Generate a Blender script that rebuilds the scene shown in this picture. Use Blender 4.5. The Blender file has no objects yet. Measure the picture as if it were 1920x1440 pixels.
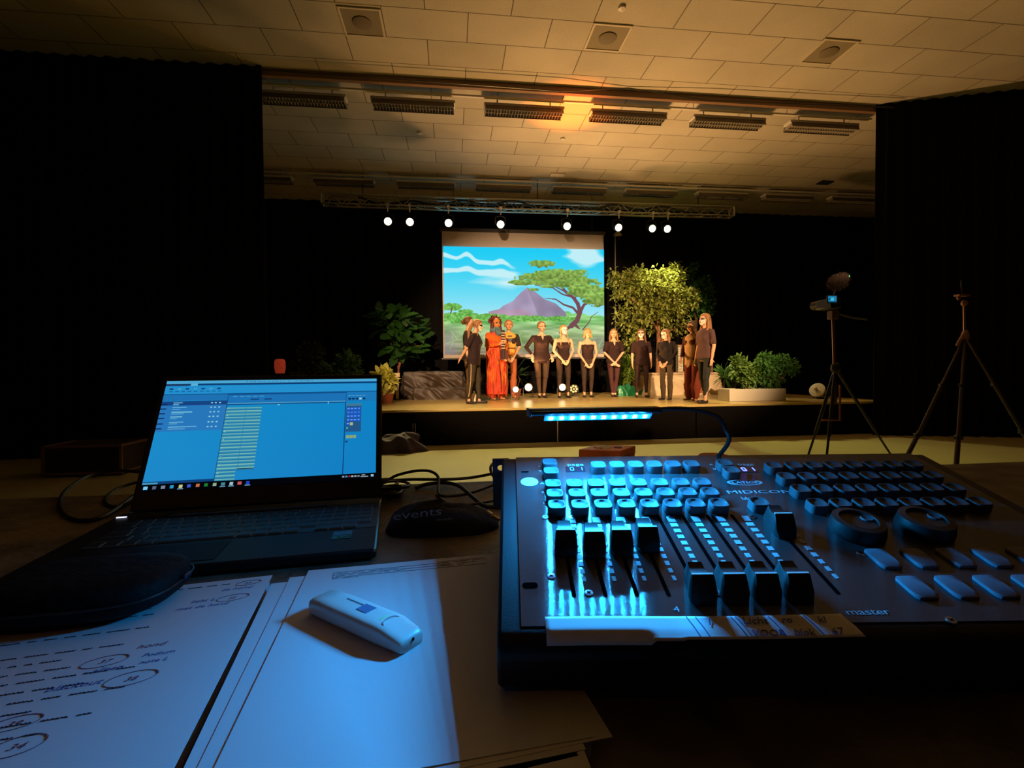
import bpy, bmesh, math, random
import numpy as np
from mathutils import Vector, Matrix, noise
random.seed(7)
S = bpy.context.scene
C = S.collection
V = Vector
rad = math.radians
# ---------------------------------------------------------------- camera, exposure, world, big lights
FPX, TH, PH, RO, CZ = 920.0, rad(6.94), rad(1.5), 0.0095, 1.2
_f = V((math.sin(TH)*math.cos(PH), math.cos(TH)*math.cos(PH), -math.sin(PH)))
_r0 = V((math.cos(TH), -math.sin(TH), 0)); _u0 = _r0.cross(_f)
_r = _r0*math.cos(RO) - _u0*math.sin(RO); _u = _r0*math.sin(RO) + _u0*math.cos(RO)
cam_d = bpy.data.cameras.new('camera'); cam = bpy.data.objects.new('camera', cam_d); C.objects.link(cam)
cam_d.sensor_width = 36; cam_d.lens = 36*FPX/1920; cam_d.clip_start = .02; cam_d.clip_end = 100
cam.matrix_world = Matrix(((_r.x, _u.x, -_f.x, 0), (_r.y, _u.y, -_f.y, 0), (_r.z, _u.z, -_f.z, CZ), (0, 0, 0, 1)))
S.camera = cam
S.view_settings.view_transform = 'Standard'; S.view_settings.look = 'None'
S.view_settings.exposure = 0; S.view_settings.gamma = 1; S.view_settings.use_curve_mapping = False
S.cycles.sample_clamp_indirect = 3.0
wd = bpy.data.worlds.new('world'); S.world = wd; wd.use_nodes = True
wd.node_tree.nodes['Background'].inputs[0].default_value = (1, .6, .3, 1)
wd.node_tree.nodes['Background'].inputs[1].default_value = 0.0006

def at(x, y, z=None, Y=None):
    """the point of the plane z=.. (or y=..) seen at photo position x, y"""
    d = _f + _r*((x-960)/FPX) + _u*((720-y)/FPX)
    t = (z-CZ)/d.z if z is not None else Y/d.y
    return V((0, 0, CZ)) + d*t

def spot(name, loc, to, color, power, size, blend=.5, radius=.06):
    l = bpy.data.lights.new(name, 'SPOT'); l.color = color; l.energy = power
    l.spot_size = rad(size); l.spot_blend = blend; l.shadow_soft_size = radius
    o = bpy.data.objects.new(name, l); C.objects.link(o); o.location = loc
    o.rotation_euler = (V(to)-V(loc)).to_track_quat('-Z', 'Y').to_euler()
    return o

ZS, H, YF = .59, 5.8, 8.05            # stage height, ceiling height, stage front
TRY = 11.8
# front-of-house spots hanging from the ceiling behind the desk
spot('front_spot', (-1.6, -1.5, 5.3), (1.4, 10.8, 1.9), (1, .62, .33), 9000, 29, .6, .1)
spot('front_spot', (4.6, -1.5, 5.3), (3.9, 10.6, 1.8), (1, .64, .34), 8000, 29, .6, .1)
# back lights on the truss: x, colour, power, aim x, aim y
BACK = [(-1.434, (1, .74, .30), 420, -.2, 6.9), (-.933, (.9, .86, .25), 420, .8, 6.9), (-.04, (1, .5, .25), 260, .9, 8.0),
        (1.19, (.95, .8, .25), 560, 1.4, 6.9), (2.809, (1, .8, .28), 560, 2.8, 6.9), (4.099, (1, .55, .35), 260, 3.6, 8.2),
        (4.965, (.9, .86, .25), 560, 5.0, 6.9), (5.354, (1, .74, .28), 560, 6.4, 6.9)]
for bx, col, pw, ax, ay in BACK:
    spot('back_spot', (bx, TRY-.16, 4.72), (ax, ay, 0), col, pw, 42, .9, .08)
# footlights washing up over the stage to the ceiling
FOOT = [(at(966, 731, Y=10.35).x, 10.35, .065, at(966, 731, Y=10.35).z), (at(990, 727, Y=10.8).x, 10.8, .085, at(990, 727, Y=10.8).z), (at(1053, 727, Y=10.5).x, 10.5, .075, at(1053, 727, Y=10.5).z)]
for i, (fx, fy, fr, fz) in enumerate(FOOT):
    spot('foot_spot', (fx, fy-.12, fz+.02), (fx+(.2, 1.2, 2.6)[i], fy-3.0, 5.4), (1, .50, .16), (160, 620, 800)[i], 116, 1.0, .04)
spot('orange_beam', (FOOT[2][0], FOOT[2][1]-.12, FOOT[2][3]+.03), (2.12, 8.55, 5.8), (1, .17, .012), 5200, 20, 1.0, .05)
spot('desk_fill', (-2.2, -3.0, 5.2), (.2, .6, .97), (1, .28, .05), 7, 34, .7, .15)  # added warm fill over the whole desk, no fitting behind it
spot('desk_fill', (-.6, -3.0, 5.2), (.32, .98, 1.02), (1, .62, .35), 110, 8, .6, .05)  # narrow added fill that brightens the orange box and rear of the desk
spot('tree_spot', (5.354, TRY-.12, 4.62), (5.35, 12.25, 2.9), (1, .90, .42), 420, 70, .8, .06)
# light thrown from the projector onto the screen comes back into the hall from the picture itself

# ---------------------------------------------------------------- helpers
def tag(o, label=None, cat=None, group=None, kind=None):
    if label: o['label'] = label
    if cat: o['category'] = cat
    if group: o['group'] = group
    if kind: o['kind'] = kind
    return o

def empty(name, loc, label=None, cat=None, group=None, rz=0):
    o = bpy.data.objects.new(name, None); C.objects.link(o); o.location = loc; o.rotation_euler = (0, 0, rz)
    o.empty_display_size = .05
    return tag(o, label, cat, group)

def base_of(p):
    v = V((0, 0, 0))
    while p is not None:
        v = v + V(p.location); p = p.parent
    return v

class MB:
    """collects shapes and links them as ONE mesh object"""
    def __init__(s, M=None): s.v = []; s.f = []; s.M = M or Matrix.Identity(4); s.sm = True
    def add(s, vs, fs):
        k = len(s.v); s.v += [s.M @ V(v) for v in vs]; s.f += [tuple(i+k for i in f) for f in fs]; return s
    def box(s, c, d, R=None, taper=1.0):
        x, y, z = d[0]/2, d[1]/2, d[2]/2; R = R or Matrix.Identity(3); c = V(c)
        vs = [c + R @ V((a*x*(taper if w > 0 else 1), b*y*(taper if w > 0 else 1), w*z)) for w in (-1, 1) for b in (-1, 1) for a in (-1, 1)]
        return s.add(vs, [(0, 2, 3, 1), (4, 5, 7, 6), (0, 1, 5, 4), (2, 6, 7, 3), (0, 4, 6, 2), (1, 3, 7, 5)])
    def rings(s, rs, cap=True, close=False):
        n = len(rs[0]); vs = [p for r in rs for p in r]; fs = []
        m = len(rs)
        for i in range(m if close else m-1):
            for j in range(n):
                a, b = i*n+j, i*n+(j+1) % n; c, d = ((i+1) % m)*n+(j+1) % n, ((i+1) % m)*n+j
                fs.append((a, b, c, d))
        if cap and not close: fs += [tuple(reversed(range(n))), tuple(range((m-1)*n, m*n))]
        return s.add(vs, fs)
    def loft(s, secs, n=20):
        """secs: (center, rx, ry) horizontal ellipses bottom to top"""
        return s.rings([[V(c)+V((rx*math.cos(2*math.pi*j/n), ry*math.sin(2*math.pi*j/n), 0)) for j in range(n)] for c, rx, ry in secs])
    def tube(s, pts, r, n=8, cap=True):
        pts = [V(p) for p in pts]; rs = r if isinstance(r, (list, tuple)) else [r]*len(pts)
        t0 = (pts[1]-pts[0]).normalized(); a = t0.orthogonal().normalized(); out = []
        for i, p in enumerate(pts):
            t = (pts[min(i+1, len(pts)-1)]-pts[max(i-1, 0)])
            if t.length < 1e-9: t = t0
            t.normalize(); a = (a - t*a.dot(t))
            if a.length < 1e-6: a = t.orthogonal()
            a.normalize(); b = t.cross(a)
            out.append([p+(a*math.cos(2*math.pi*j/n)+b*math.sin(2*math.pi*j/n))*rs[i] for j in range(n)])
        return s.rings(out, cap)
    def ell(s, c, d, R=None, n=14, m=9):
        c = V(c); R = R or Matrix.Identity(3); rs = []
        for i in range(m+1):
            ph = -math.pi/2+math.pi*max(.02, min(m-.02, i))/m
            rs.append([c+R@V((d[0]*math.cos(ph)*math.cos(2*math.pi*j/n), d[1]*math.cos(ph)*math.sin(2*math.pi*j/n), d[2]*math.sin(ph))) for j in range(n)])
        return s.rings(rs)
    def cone(s, p, r, q, r2, n=12):
        """capsule with two radii"""
        p, q = V(p), V(q); t = (q-p).normalized() if (q-p).length > 1e-6 else V((0, 0, 1)); L = []
        for k in (-80, -50, -20): L.append((p+t*r*math.sin(rad(k)), r*math.cos(rad(k))))
        for k in (20, 50, 80): L.append((q+t*r2*math.sin(rad(k)), r2*math.cos(rad(k))))
        return s.tube([a for a, b in L], [b for a, b in L], n)
    def lathe(s, prof, c=(0, 0, 0), n=24, R=None):
        c = V(c); R = R or Matrix.Identity(3)
        return s.rings([[c+R@V((r*math.cos(2*math.pi*j/n), r*math.sin(2*math.pi*j/n), z)) for j in range(n)] for r, z in prof])
    def prism(s, poly, z0, z1):
        n = len(poly); return s.rings([[V((x, y, z)) for x, y in poly] for z in (z0, z1)])
    def quad(s, a, b, c, d): return s.add([a, b, c, d], [(0, 1, 2, 3)])
    def build(s, name, mat, parent=None, smooth=True, bevel=0, angle=35, local=False):
        off = V((0, 0, 0)) if (local or parent is None) else base_of(parent)
        me = bpy.data.meshes.new(name); me.from_pydata([v-off for v in s.v], [], s.f)
        bm = bmesh.new(); bm.from_mesh(me); bmesh.ops.recalc_face_normals(bm, faces=bm.faces); bm.to_mesh(me); bm.free()
        if mat: me.materials.append(mat)
        o = bpy.data.objects.new(name, me); C.objects.link(o)
        if parent is not None: o.parent = parent
        if bevel:
            b = o.modifiers.new('bevel', 'BEVEL'); b.width = bevel; b.segments = 2; b.limit_method = 'ANGLE'; b.angle_limit = rad(30)
        if smooth:
            me.polygons.foreach_set('use_smooth', [True]*len(me.polygons))
            try: me.set_sharp_from_angle(angle=rad(angle))
            except Exception: pass
        return o

def bake(o, voxel=None, smooth=2, disp=None):
    """voxel-union the overlapping closed shapes of o into one continuous skin"""
    m = o.modifiers.new('r', 'REMESH'); m.mode = 'VOXEL'; m.voxel_size = voxel; m.use_smooth_shade = True
    if smooth: q = o.modifiers.new('s', 'SMOOTH'); q.iterations = smooth; q.factor = .5
    dg = bpy.context.evaluated_depsgraph_get()
    me = bpy.data.meshes.new_from_object(o.evaluated_get(dg)); mats = [x for x in o.data.materials]
    o.modifiers.clear(); old = o.data; me.name = o.name; o.data = me
    if not me.materials:
        for x in mats: me.materials.append(x)
    bpy.data.meshes.remove(old)
    me.polygons.foreach_set('use_smooth', [True]*len(me.polygons))
    return o

def struct(name, mb, mat, **k): return tag(mb.build(name, mat, **k), kind='structure')

_mats = {}
def mat(name, col, rough=.6, metal=0, spec=.5, emit=None, es=0, var=0, scale=20, bump=0, bscale=60, aniso=0, alpha=1, island=0, sheen=0):
    if name in _mats: return _mats[name]
    m = bpy.data.materials.new(name); m.use_nodes = True; nt = m.node_tree; b = nt.nodes['Principled BSDF']; L = nt.links
    c = (*col, 1); b.inputs['Base Color'].default_value = c; b.inputs['Roughness'].default_value = rough
    b.inputs['Metallic'].default_value = metal; b.inputs['Specular IOR Level'].default_value = spec
    if emit: b.inputs['Emission Color'].default_value = (*emit, 1); b.inputs['Emission Strength'].default_value = es
    if aniso: b.inputs['Anisotropic'].default_value = aniso
    if sheen: b.inputs['Sheen Weight'].default_value = sheen
    if var or bump: tc = nt.nodes.new('ShaderNodeTexCoord')
    if var:
        n = nt.nodes.new('ShaderNodeTexNoise'); n.inputs['Scale'].default_value = scale; n.inputs['Detail'].default_value = 4; L.new(tc.outputs['Object'], n.inputs['Vector'])
        r = nt.nodes.new('ShaderNodeMapRange'); r.inputs[1].default_value = .3; r.inputs[2].default_value = .7; r.inputs[3].default_value = 1-var; r.inputs[4].default_value = 1+var
        L.new(n.outputs['Fac'], r.inputs[0]); mx = nt.nodes.new('ShaderNodeMix'); mx.data_type = 'RGBA'; mx.blend_type = 'MULTIPLY'; mx.inputs[0].default_value = 1
        mx.inputs[6].default_value = c; L.new(r.outputs[0], mx.inputs[7]); L.new(mx.outputs[2], b.inputs['Base Color'])
    if island:
        g = nt.nodes.new('ShaderNodeNewGeometry'); r = nt.nodes.new('ShaderNodeMapRange'); r.inputs[3].default_value = 1-island; r.inputs[4].default_value = 1+island
        L.new(g.outputs['Random Per Island'], r.inputs[0]); mx = nt.nodes.new('ShaderNodeMix'); mx.data_type = 'RGBA'; mx.blend_type = 'MULTIPLY'; mx.inputs[0].default_value = 1
        mx.inputs[6].default_value = c; L.new(r.outputs[0], mx.inputs[7]); L.new(mx.outputs[2], b.inputs['Base Color'])
    if bump:
        n = nt.nodes.new('ShaderNodeTexNoise'); n.inputs['Scale'].default_value = bscale; n.inputs['Detail'].default_value = 3; L.new(tc.outputs['Object'], n.inputs['Vector'])
        bp = nt.nodes.new('ShaderNodeBump'); bp.inputs['Strength'].default_value = bump; bp.inputs['Distance'].default_value = .01; L.new(n.outputs['Fac'], bp.inputs['Height']); L.new(bp.outputs[0], b.inputs['Normal'])
    _mats[name] = m; return m

def emat(name, col, s):
    m = bpy.data.materials.new(name); m.use_nodes = True; nt = m.node_tree; nt.nodes.clear()
    e = nt.nodes.new('ShaderNodeEmission'); e.inputs[0].default_value = (*col, 1); e.inputs[1].default_value = s
    o = nt.nodes.new('ShaderNodeOutputMaterial'); nt.links.new(e.outputs[0], o.inputs[0]); return m

def text_mesh(name, body, size, M, m, parent, extrude=.0001, align='LEFT', sx=1.0, shear=0):
    """M: world matrix whose xy plane is the text plane"""
    cu = bpy.data.curves.new(name, 'FONT'); cu.body = body; cu.size = size; cu.extrude = extrude; cu.align_x = align; cu.resolution_u = 2; cu.shear = shear
    t = bpy.data.objects.new(name, cu); C.objects.link(t)
    me = bpy.data.meshes.new_from_object(t.evaluated_get(bpy.context.evaluated_depsgraph_get()))
    bpy.data.objects.remove(t); bpy.data.curves.remove(cu)
    off = Matrix.Translation(-base_of(parent)) if parent is not None else Matrix.Identity(4)
    me.transform(off @ M @ Matrix.Diagonal((sx, 1, 1, 1))); me.materials.clear(); me.materials.append(m); me.name = name
    o = bpy.data.objects.new(name, me); C.objects.link(o); o.parent = parent
    return o

def basis(o, x, y):
    x = V(x).normalized(); y = V(y).normalized(); z = x.cross(y).normalized(); y = z.cross(x)
    o = V(o); return Matrix(((x.x, y.x, z.x, o.x), (x.y, y.y, z.y, o.y), (x.z, y.z, z.z, o.z), (0, 0, 0, 1)))

def picture(name, img, corner, ux, uy, m, parent):
    """flat picture: colour grid over a rectangle; img rows run top to bottom; corner is the top left"""
    h, w, _ = img.shape
    off = base_of(parent) if parent is not None else V((0, 0, 0))
    corner, ux, uy = np.array(corner)-np.array(off), np.array(ux), np.array(uy)
    U, W = np.meshgrid(np.linspace(0, 1, w+1), np.linspace(0, 1, h+1))
    P = corner + U[..., None]*ux + W[..., None]*uy
    me = bpy.data.meshes.new(name)
    i = np.arange(h)[:, None]*(w+1)+np.arange(w)[None]
    F = np.stack([i, i+w+1, i+w+2, i+1], -1).reshape(-1, 4)
    me.vertices.add(P.shape[0]*P.shape[1]); me.vertices.foreach_set('co', P.reshape(-1).astype('f'))
    me.loops.add(F.size); me.loops.foreach_set('vertex_index', F.reshape(-1).astype('i'))
    me.polygons.add(len(F)); me.polygons.foreach_set('loop_start', (np.arange(len(F))*4).astype('i'))
    me.update(calc_edges=True)
    ca = me.color_attributes.new('pic', 'FLOAT_COLOR', 'CORNER')
    lin = np.where(img <= .04045, img/12.92, ((np.maximum(img, 0)+.055)/1.055)**2.4)
    col = np.concatenate([np.repeat(lin.reshape(-1, 3), 4, 0), np.ones((h*w*4, 1))], 1)
    ca.data.foreach_set('color', col.reshape(-1).astype('f'))
    me.materials.append(m); o = bpy.data.objects.new(name, me); C.objects.link(o); o.parent = parent
    return o

def pic_mat(name, strength):
    m = bpy.data.materials.new(name); m.use_nodes = True; nt = m.node_tree; nt.nodes.clear()
    a = nt.nodes.new('ShaderNodeAttribute'); a.attribute_name = 'pic'
    e = nt.nodes.new('ShaderNodeEmission'); e.inputs[1].default_value = strength
    o = nt.nodes.new('ShaderNodeOutputMaterial'); nt.links.new(a.outputs['Color'], e.inputs[0]); nt.links.new(e.outputs[0], o.inputs[0]); return m

def copy_tree(o, parent=None):
    c = o.copy(); C.objects.link(c)
    if parent is not None: c.parent = parent
    for ch in [x for x in o.children]: copy_tree(ch, c)
    return c

# ---------------------------------------------------------------- materials
M_black = mat('black cloth', (.006, .0055, .006), .95, spec=.1)
M_blackpl = mat('black plastic', (.012, .012, .013), .45)
M_blackmetal = mat('black metal', (.02, .02, .02), .4, spec=.5)
M_alu = mat('aluminium', (.62, .6, .56), .35, metal=1)
M_white = mat('white enamel', (.62, .6, .56), .5)
M_paper = mat('paper', (.78, .78, .8), .8, spec=.2)
M_ink = mat('ink', (.05, .05, .09), .7)
M_inkred = mat('red ink', (.32, .06, .09), .7)
M_inkblue = mat('blue ink', (.05, .09, .35), .7)

# ceiling: staggered panels with thin dark joints
def ceiling_mat():
    m = bpy.data.materials.new('ceiling panels'); m.use_nodes = True; nt = m.node_tree; L = nt.links; b = nt.nodes['Principled BSDF']
    tc = nt.nodes.new('ShaderNodeTexCoord'); mp = nt.nodes.new('ShaderNodeMapping'); L.new(tc.outputs['Object'], mp.inputs[0])
    mp.inputs['Location'].default_value = (.286+1.1*20, -6.43+.575*40, 0)
    br = nt.nodes.new('ShaderNodeTexBrick'); L.new(mp.outputs[0], br.inputs[0])
    br.inputs['Scale'].default_value = 1; br.inputs['Brick Width'].default_value = 1.1; br.inputs['Row Height'].default_value = .575
    br.inputs['Mortar Size'].default_value = .007; br.inputs['Mortar Smooth'].default_value = .1; br.offset = .5; br.offset_frequency = 2
    br.inputs['Color1'].default_value = (.52, .49, .43, 1); br.inputs['Color2'].default_value = (.47, .445, .39, 1); br.inputs['Mortar'].default_value = (.14, .12, .09, 1)
    n = nt.nodes.new('ShaderNodeTexNoise'); n.inputs['Scale'].default_value = 60; n.inputs['Detail'].default_value = 6; L.new(tc.outputs['Object'], n.inputs['Vector'])
    n2 = nt.nodes.new('ShaderNodeTexNoise'); n2.inputs['Scale'].default_value = .9; n2.inputs['Detail'].default_value = 5; L.new(tc.outputs['Object'], n2.inputs['Vector'])
    ad = nt.nodes.new('ShaderNodeMath'); ad.operation = 'ADD'; L.new(n.outputs['Fac'], ad.inputs[0]); L.new(n2.outputs['Fac'], ad.inputs[1])
    r = nt.nodes.new('ShaderNodeMapRange'); r.inputs[1].default_value = .6; r.inputs[2].default_value = 1.4; r.inputs[3].default_value = .78; r.inputs[4].default_value = 1.15; L.new(ad.outputs[0], r.inputs[0])
    mx = nt.nodes.new('ShaderNodeMix'); mx.data_type = 'RGBA'; mx.blend_type = 'MULTIPLY'; mx.inputs[0].default_value = 1
    L.new(br.outputs['Color'], mx.inputs[6]); L.new(r.outputs[0], mx.inputs[7]); L.new(mx.outputs[2], b.inputs['Base Color'])
    b.inputs['Roughness'].default_value = .8; b.inputs['Specular IOR Level'].default_value = .2
    return m
M_ceil = ceiling_mat()
M_floor = mat('hall floor', (.42, .40, .2), .38, spec=.4, var=.05, scale=1.2)
M_stage = mat('stage boards', (.52, .38, .13), .3, spec=.5, var=.10, scale=2.5)
M_wall = mat('dark wall', (.03, .022, .018), .8)

# ---------------------------------------------------------------- the hall
struct('floor', MB().box((2, 4, -.05), (26, 24, .1)), M_floor, smooth=False)
struct('ceiling', MB().box((2, 4, H+.05), (26, 24, .1)), M_ceil, smooth=False)
struct('wall_back', MB().box((2, 14.35, H/2), (26, .1, H)), M_wall, smooth=False)
struct('wall_front', MB().box((2, -7.95, H/2), (26, .1, H)), M_wall, smooth=False)
struct('wall_left', MB().box((-10.95, 4, H/2), (.1, 24, H)), M_wall, smooth=False)
struct('wall_right', MB().box((14.95, 4, H/2), (.1, 24, H)), M_wall, smooth=False)
# downstand beam across the hall
struct('trim_1', MB().box((2.1, 7.93, H-.055), (11.0, .07, .11)), mat('beam paint', (.22, .13, .08), .6), smooth=False)
# curtain track
mb = MB(); mb.tube([(-2.9, 7.72, H-.13), (1.8, 7.76, H-.16), (2.9, 7.8, H-.02), (4.2, 7.78, H-.15), (7.6, 7.7, H-.13)], .009, 6)
tag(mb.build('curtain_cable', M_blackmetal), 'thin dark cable strung along the ceiling beam', 'cable')

def drape(name, p0, p1, z0, z1, label, cat='curtain', amp=.05, wave=.23, m=M_black, th=.012, group=None, parent=None, step=.03):
    p0, p1 = V((p0[0], p0[1], 0)), V((p1[0], p1[1], 0)); L = (p1-p0).length; d = (p1-p0)/L; nrm = V((-d.y, d.x, 0))
    n = max(8, int(L/step)); rows = 5; vs = []; fs = []
    for side in (0, 1):
        for i in range(rows):
            t = i/(rows-1)
            for j in range(n+1):
                s = j*L/n
                a = amp*(1-.45*t)*(math.sin(2*math.pi*s/wave+.8*noise.noise(V((s*.9, i*.15, 1))))+.6*noise.noise(V((s*2.1, t*.7, 3))))
                q = p0+d*s+nrm*(a+(th if side else 0)); vs.append((q.x, q.y, z0+(z1-z0)*t))
    k = rows*(n+1)
    for i in range(rows-1):
        for j in range(n):
            a = i*(n+1)+j; fs.append((a, a+1, a+n+2, a+n+1)); fs.append((k+a+1, k+a, k+a+n+1, k+a+n+2))
    for j in range(n):
        fs.append((j, k+j, k+j+1, j+1)); b = (rows-1)*(n+1); fs.append((b+j, b+j+1, k+b+j+1, k+b+j))
    for i in range(rows-1):
        for e in (0, n): a = i*(n+1)+e; fs.append((a, a+n+1, k+a+n+1, k+a))
    mb = MB().add(vs, fs); o = mb.build(name, m, parent, angle=60)
    return tag(o, label, cat, group) if parent is None else o
drape('masking_curtain', (-10.8, 7.86), (-2.77, 7.86), 0, H-.004, 'tall black masking curtain left of the stage opening')
drape('masking_curtain', (7.42, 7.86), (12.6, 6.1), 0, H-.004, 'tall black masking curtain angled along the right side of the hall')
drape('backdrop_curtain', (-10.5, 13.7), (14.5, 13.7), 0, H-.004, 'black backdrop curtain across the rear of the stage behind the screen', amp=.06, wave=.35, step=.05)

# stage
st = empty('stage', (2, YF, 0), 'low stage platform with tan boards and a black skirt', 'stage')
MB().box((1.3, (YF+13.3)/2, ZS-.02), (13.4, 13.3-YF, .04)).build('deck', M_stage, st, bevel=.006)
MB().box((1.3, (YF+13.3)/2+.06, (ZS-.04)/2), (13.2, 13.3-YF-.16, ZS-.04)).build('frame', M_blackpl, st)
xs = [-5.4, -3.0, -.63, 1.75, 4.2, 6.2, 8.0]
for i in range(6):
    drape('skirt_panel', (xs[i]+.012, YF+.015), (xs[i+1]-.012, YF+.015), .004, ZS-.045, '', amp=.006, wave=.5, parent=st, m=mat('skirt cloth', (.005, .004, .0035), .95, spec=.05), th=.006, step=.05)
for x in (-.64, 1.74, -.6): MB().box((x, YF-.012, .19), (.012, .012, .36)).build('skirt_tie', mat('tie', (.32, .3, .2), .6), st)

# ceiling light fittings
def make_fitting():
    r = empty('ceiling_light', (0, 0, 0))
    MB().prism([(-.68, -.10), (.68, -.10), (.68, .10), (-.68, .10)], .045, .10).build('housing', M_white, r, bevel=.01, local=True)
    mb = MB(); mb.M = Matrix.Identity(4)
    for sy in (-1, 1):
        mb.add([(-.66, sy*.10, .055), (.66, sy*.10, .055), (.66, sy*.125, -.03), (-.66, sy*.125, -.03), (-.66, sy*.094, .055), (.66, sy*.094, .055), (.66, sy*.119, -.03), (-.66, sy*.119, -.03)],
               [(0, 1, 2, 3), (4, 7, 6, 5), (0, 4, 5, 1), (2, 6, 7, 3), (0, 3, 7, 4), (1, 5, 6, 2)])
    mb.build('reflector', mat('dull reflector', (.16, .14, .12), .4, metal=.6), r, local=True, smooth=False)
    mb = MB()
    for i in range(27): mb.box((-.65+i*.05, 0, .005), (.004, .225, .05))
    mb.box((0, 0, .0), (1.31, .006, .05)); mb.build('louvre', mat('louvre', (.3, .28, .24), .5), r, local=True, smooth=False)
    MB().tube([(-.64, 0, .035), (.64, 0, .035)], .013, 8).build('tube', mat('unlit tube', (.6, .6, .55), .4), r, local=True)
    for x in (-.45, .45): MB().tube([(x, 0, .09), (x, 0, .24)], .012, 8).build('bracket', M_white, r, local=True)
    return r
fit0 = make_fitting(); first = True
K_ = 1.043
ROWX = {7.98*K_: [x*K_ for x in (-2.22, -.55, 1.21, 2.955, 4.72, 6.47)], 11.32*K_: [x*K_ for x in (-4.05, -2.31, -.53, 1.225, 3.0, 4.745, 6.54, 8.27, 10.05)]}
WORD = ['leftmost', 'second from left', 'third from left', 'fourth from left', 'fifth from left', 'sixth from left', 'seventh from left', 'eighth from left', 'ninth from left']
for Y, xsr in ROWX.items():
    near = Y < 9
    for i, x in enumerate(xsr):
        o = fit0 if first else copy_tree(fit0); first = False
        o.location = (x, Y, 5.56)
        tag(o, 'unlit louvred ceiling light, %s in the %s row' % (WORD[i], 'nearer' if near else 'farther, stage-side'), 'ceiling light', 'louvred lights of the %s row' % ('nearer' if near else 'farther'))
    x0, x1 = (-3.2, 7.6) if near else (-5.5, 11.6)
    r = empty('lighting_rail', ((x0+x1)/2, Y-.16, 5.68), 'long thin white rail carrying the %s row of ceiling lights' % ('nearer' if near else 'farther'), 'rail')
    MB().box(((x0+x1)/2, Y-.16, 5.70), (x1-x0, .05, .03)).build('channel', M_white, r, bevel=.004)
    x = x0+.4
    while x < x1:
        MB().tube([(x, Y-.16, 5.7), (x, Y-.16, H)], .007, 6).build('hanger', M_white, r); x += 1.75
# ceiling speaker grilles
for (x, y), w in (((-1.114, 6.745), 'leftmost'), ((2.19, 6.69), 'middle'), ((5.49, 6.64), 'rightmost')):
    r = empty('ceiling_speaker', (x, y, H-.03), '%s of the three square ceiling speaker grilles with round centres' % w, 'speaker', 'square ceiling speakers')
    mb = MB()
    for sx, sy, a, b in ((0, -.255, .54, .03), (0, .255, .54, .03), (-.255, 0, .03, .48), (.255, 0, .03, .48)): mb.box((x+sx, y+sy, H-.008), (a, b, .02))
    mb.build('frame', mat('grille frame', (.55, .5, .4), .6), r, bevel=.003)
    MB().box((x, y, H-.004), (.48, .48, .01)).build('grille', mat('grille', (.24, .21, .15), .8, var=.1, scale=90), r, smooth=False)
    MB().lathe([(.0, 0), (.12, 0), (.125, -.012), (.1, -.02), (0, -.02)], (x, y, H-.008)).build('cone', mat('speaker cone', (.17, .14, .1), .8), r)
for (px, py), lb in (((1166, 13), 'nearer to the desk'), ((1055, 259), 'beyond the beam'), ((787, 248), 'small, beyond the beam on the left')):
    p = at(px, py, z=H); tag(MB().lathe([(0, 0), (.05, 0), (.045, -.03), (0, -.04)], (p.x, p.y, H)).build('smoke_detector', M_white), 'round white smoke detector on the ceiling, %s' % lb, 'smoke detector')
p = at(1045, 326, z=H); tag(MB().box((p.x, p.y, H-.02), (.34, .16, .04)).build('ceiling_vent', M_white, bevel=.01), 'small white rectangular vent on the ceiling between light rows', 'vent')
p = at(1547, 341, z=H); tag(MB().box((p.x, p.y, H-.02), (.32, .2, .04)).build('ceiling_hatch', M_blackmetal, bevel=.01), 'small dark rectangular hatch on the ceiling near the right curtain', 'hatch')

# truss with lamps
TZ = 5.06
tr = empty('lighting_truss', (2.1, TRY, TZ), 'long aluminium lighting truss hung over the stage', 'truss')
xa, xb = -2.9, 7.1; tw = .22
for yy, zz, nm in ((-tw/2, TZ, 'chord'), (tw/2, TZ, 'chord'), (-tw/2, TZ+tw, 'chord'), (tw/2, TZ+tw, 'chord')):
    MB().tube([(xa, TRY+yy, zz), (xb, TRY+yy, zz)], .022, 8).build(nm, M_alu, tr)
mb = MB(); n = 44; dx = (xb-xa)/n
for i in range(n):
    x = xa+i*dx; a, b = (TZ, TZ+tw) if i % 2 == 0 else (TZ+tw, TZ)
    for yy in (-tw/2, tw/2): mb.tube([(x, TRY+yy, a), (x+dx, TRY+yy, b)], .009, 6)
    mb.tube([(x, TRY-tw/2*(1 if i % 2 else -1), TZ), (x+dx, TRY+tw/2*(1 if i % 2 else -1), TZ)], .008, 6)
mb.build('lattice_bracing', M_alu, tr)
for x in (xa, xb):
    mb = MB()
    for yy in (-tw/2, tw/2): mb.tube([(x, TRY+yy, TZ), (x, TRY+yy, TZ+tw)], .022, 8)
    for zz in (TZ, TZ+tw): mb.tube([(x, TRY-tw/2, zz), (x, TRY+tw/2, zz)], .02, 8)
    mb.build('end_frame', M_alu, tr)
for x in (-2.0, 2.1, 6.2): MB().tube([(x, TRY, TZ+tw), (x, TRY, H)], .012, 6).build('hanging_strap', M_blackmetal, tr)
mb = MB(); pts = []
for i in range(120):
    t = i/119; x = xa+.8+t*(xb-xa-2.0); pts.append((x, TRY-tw*.32+.05*math.sin(x*3), TZ+tw*.5+.05*math.sin(x*5.1)+.04*math.sin(x*1.7)))
mb.tube(pts, .022, 6); mb.build('cable_loom', M_blackpl, tr)
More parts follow.
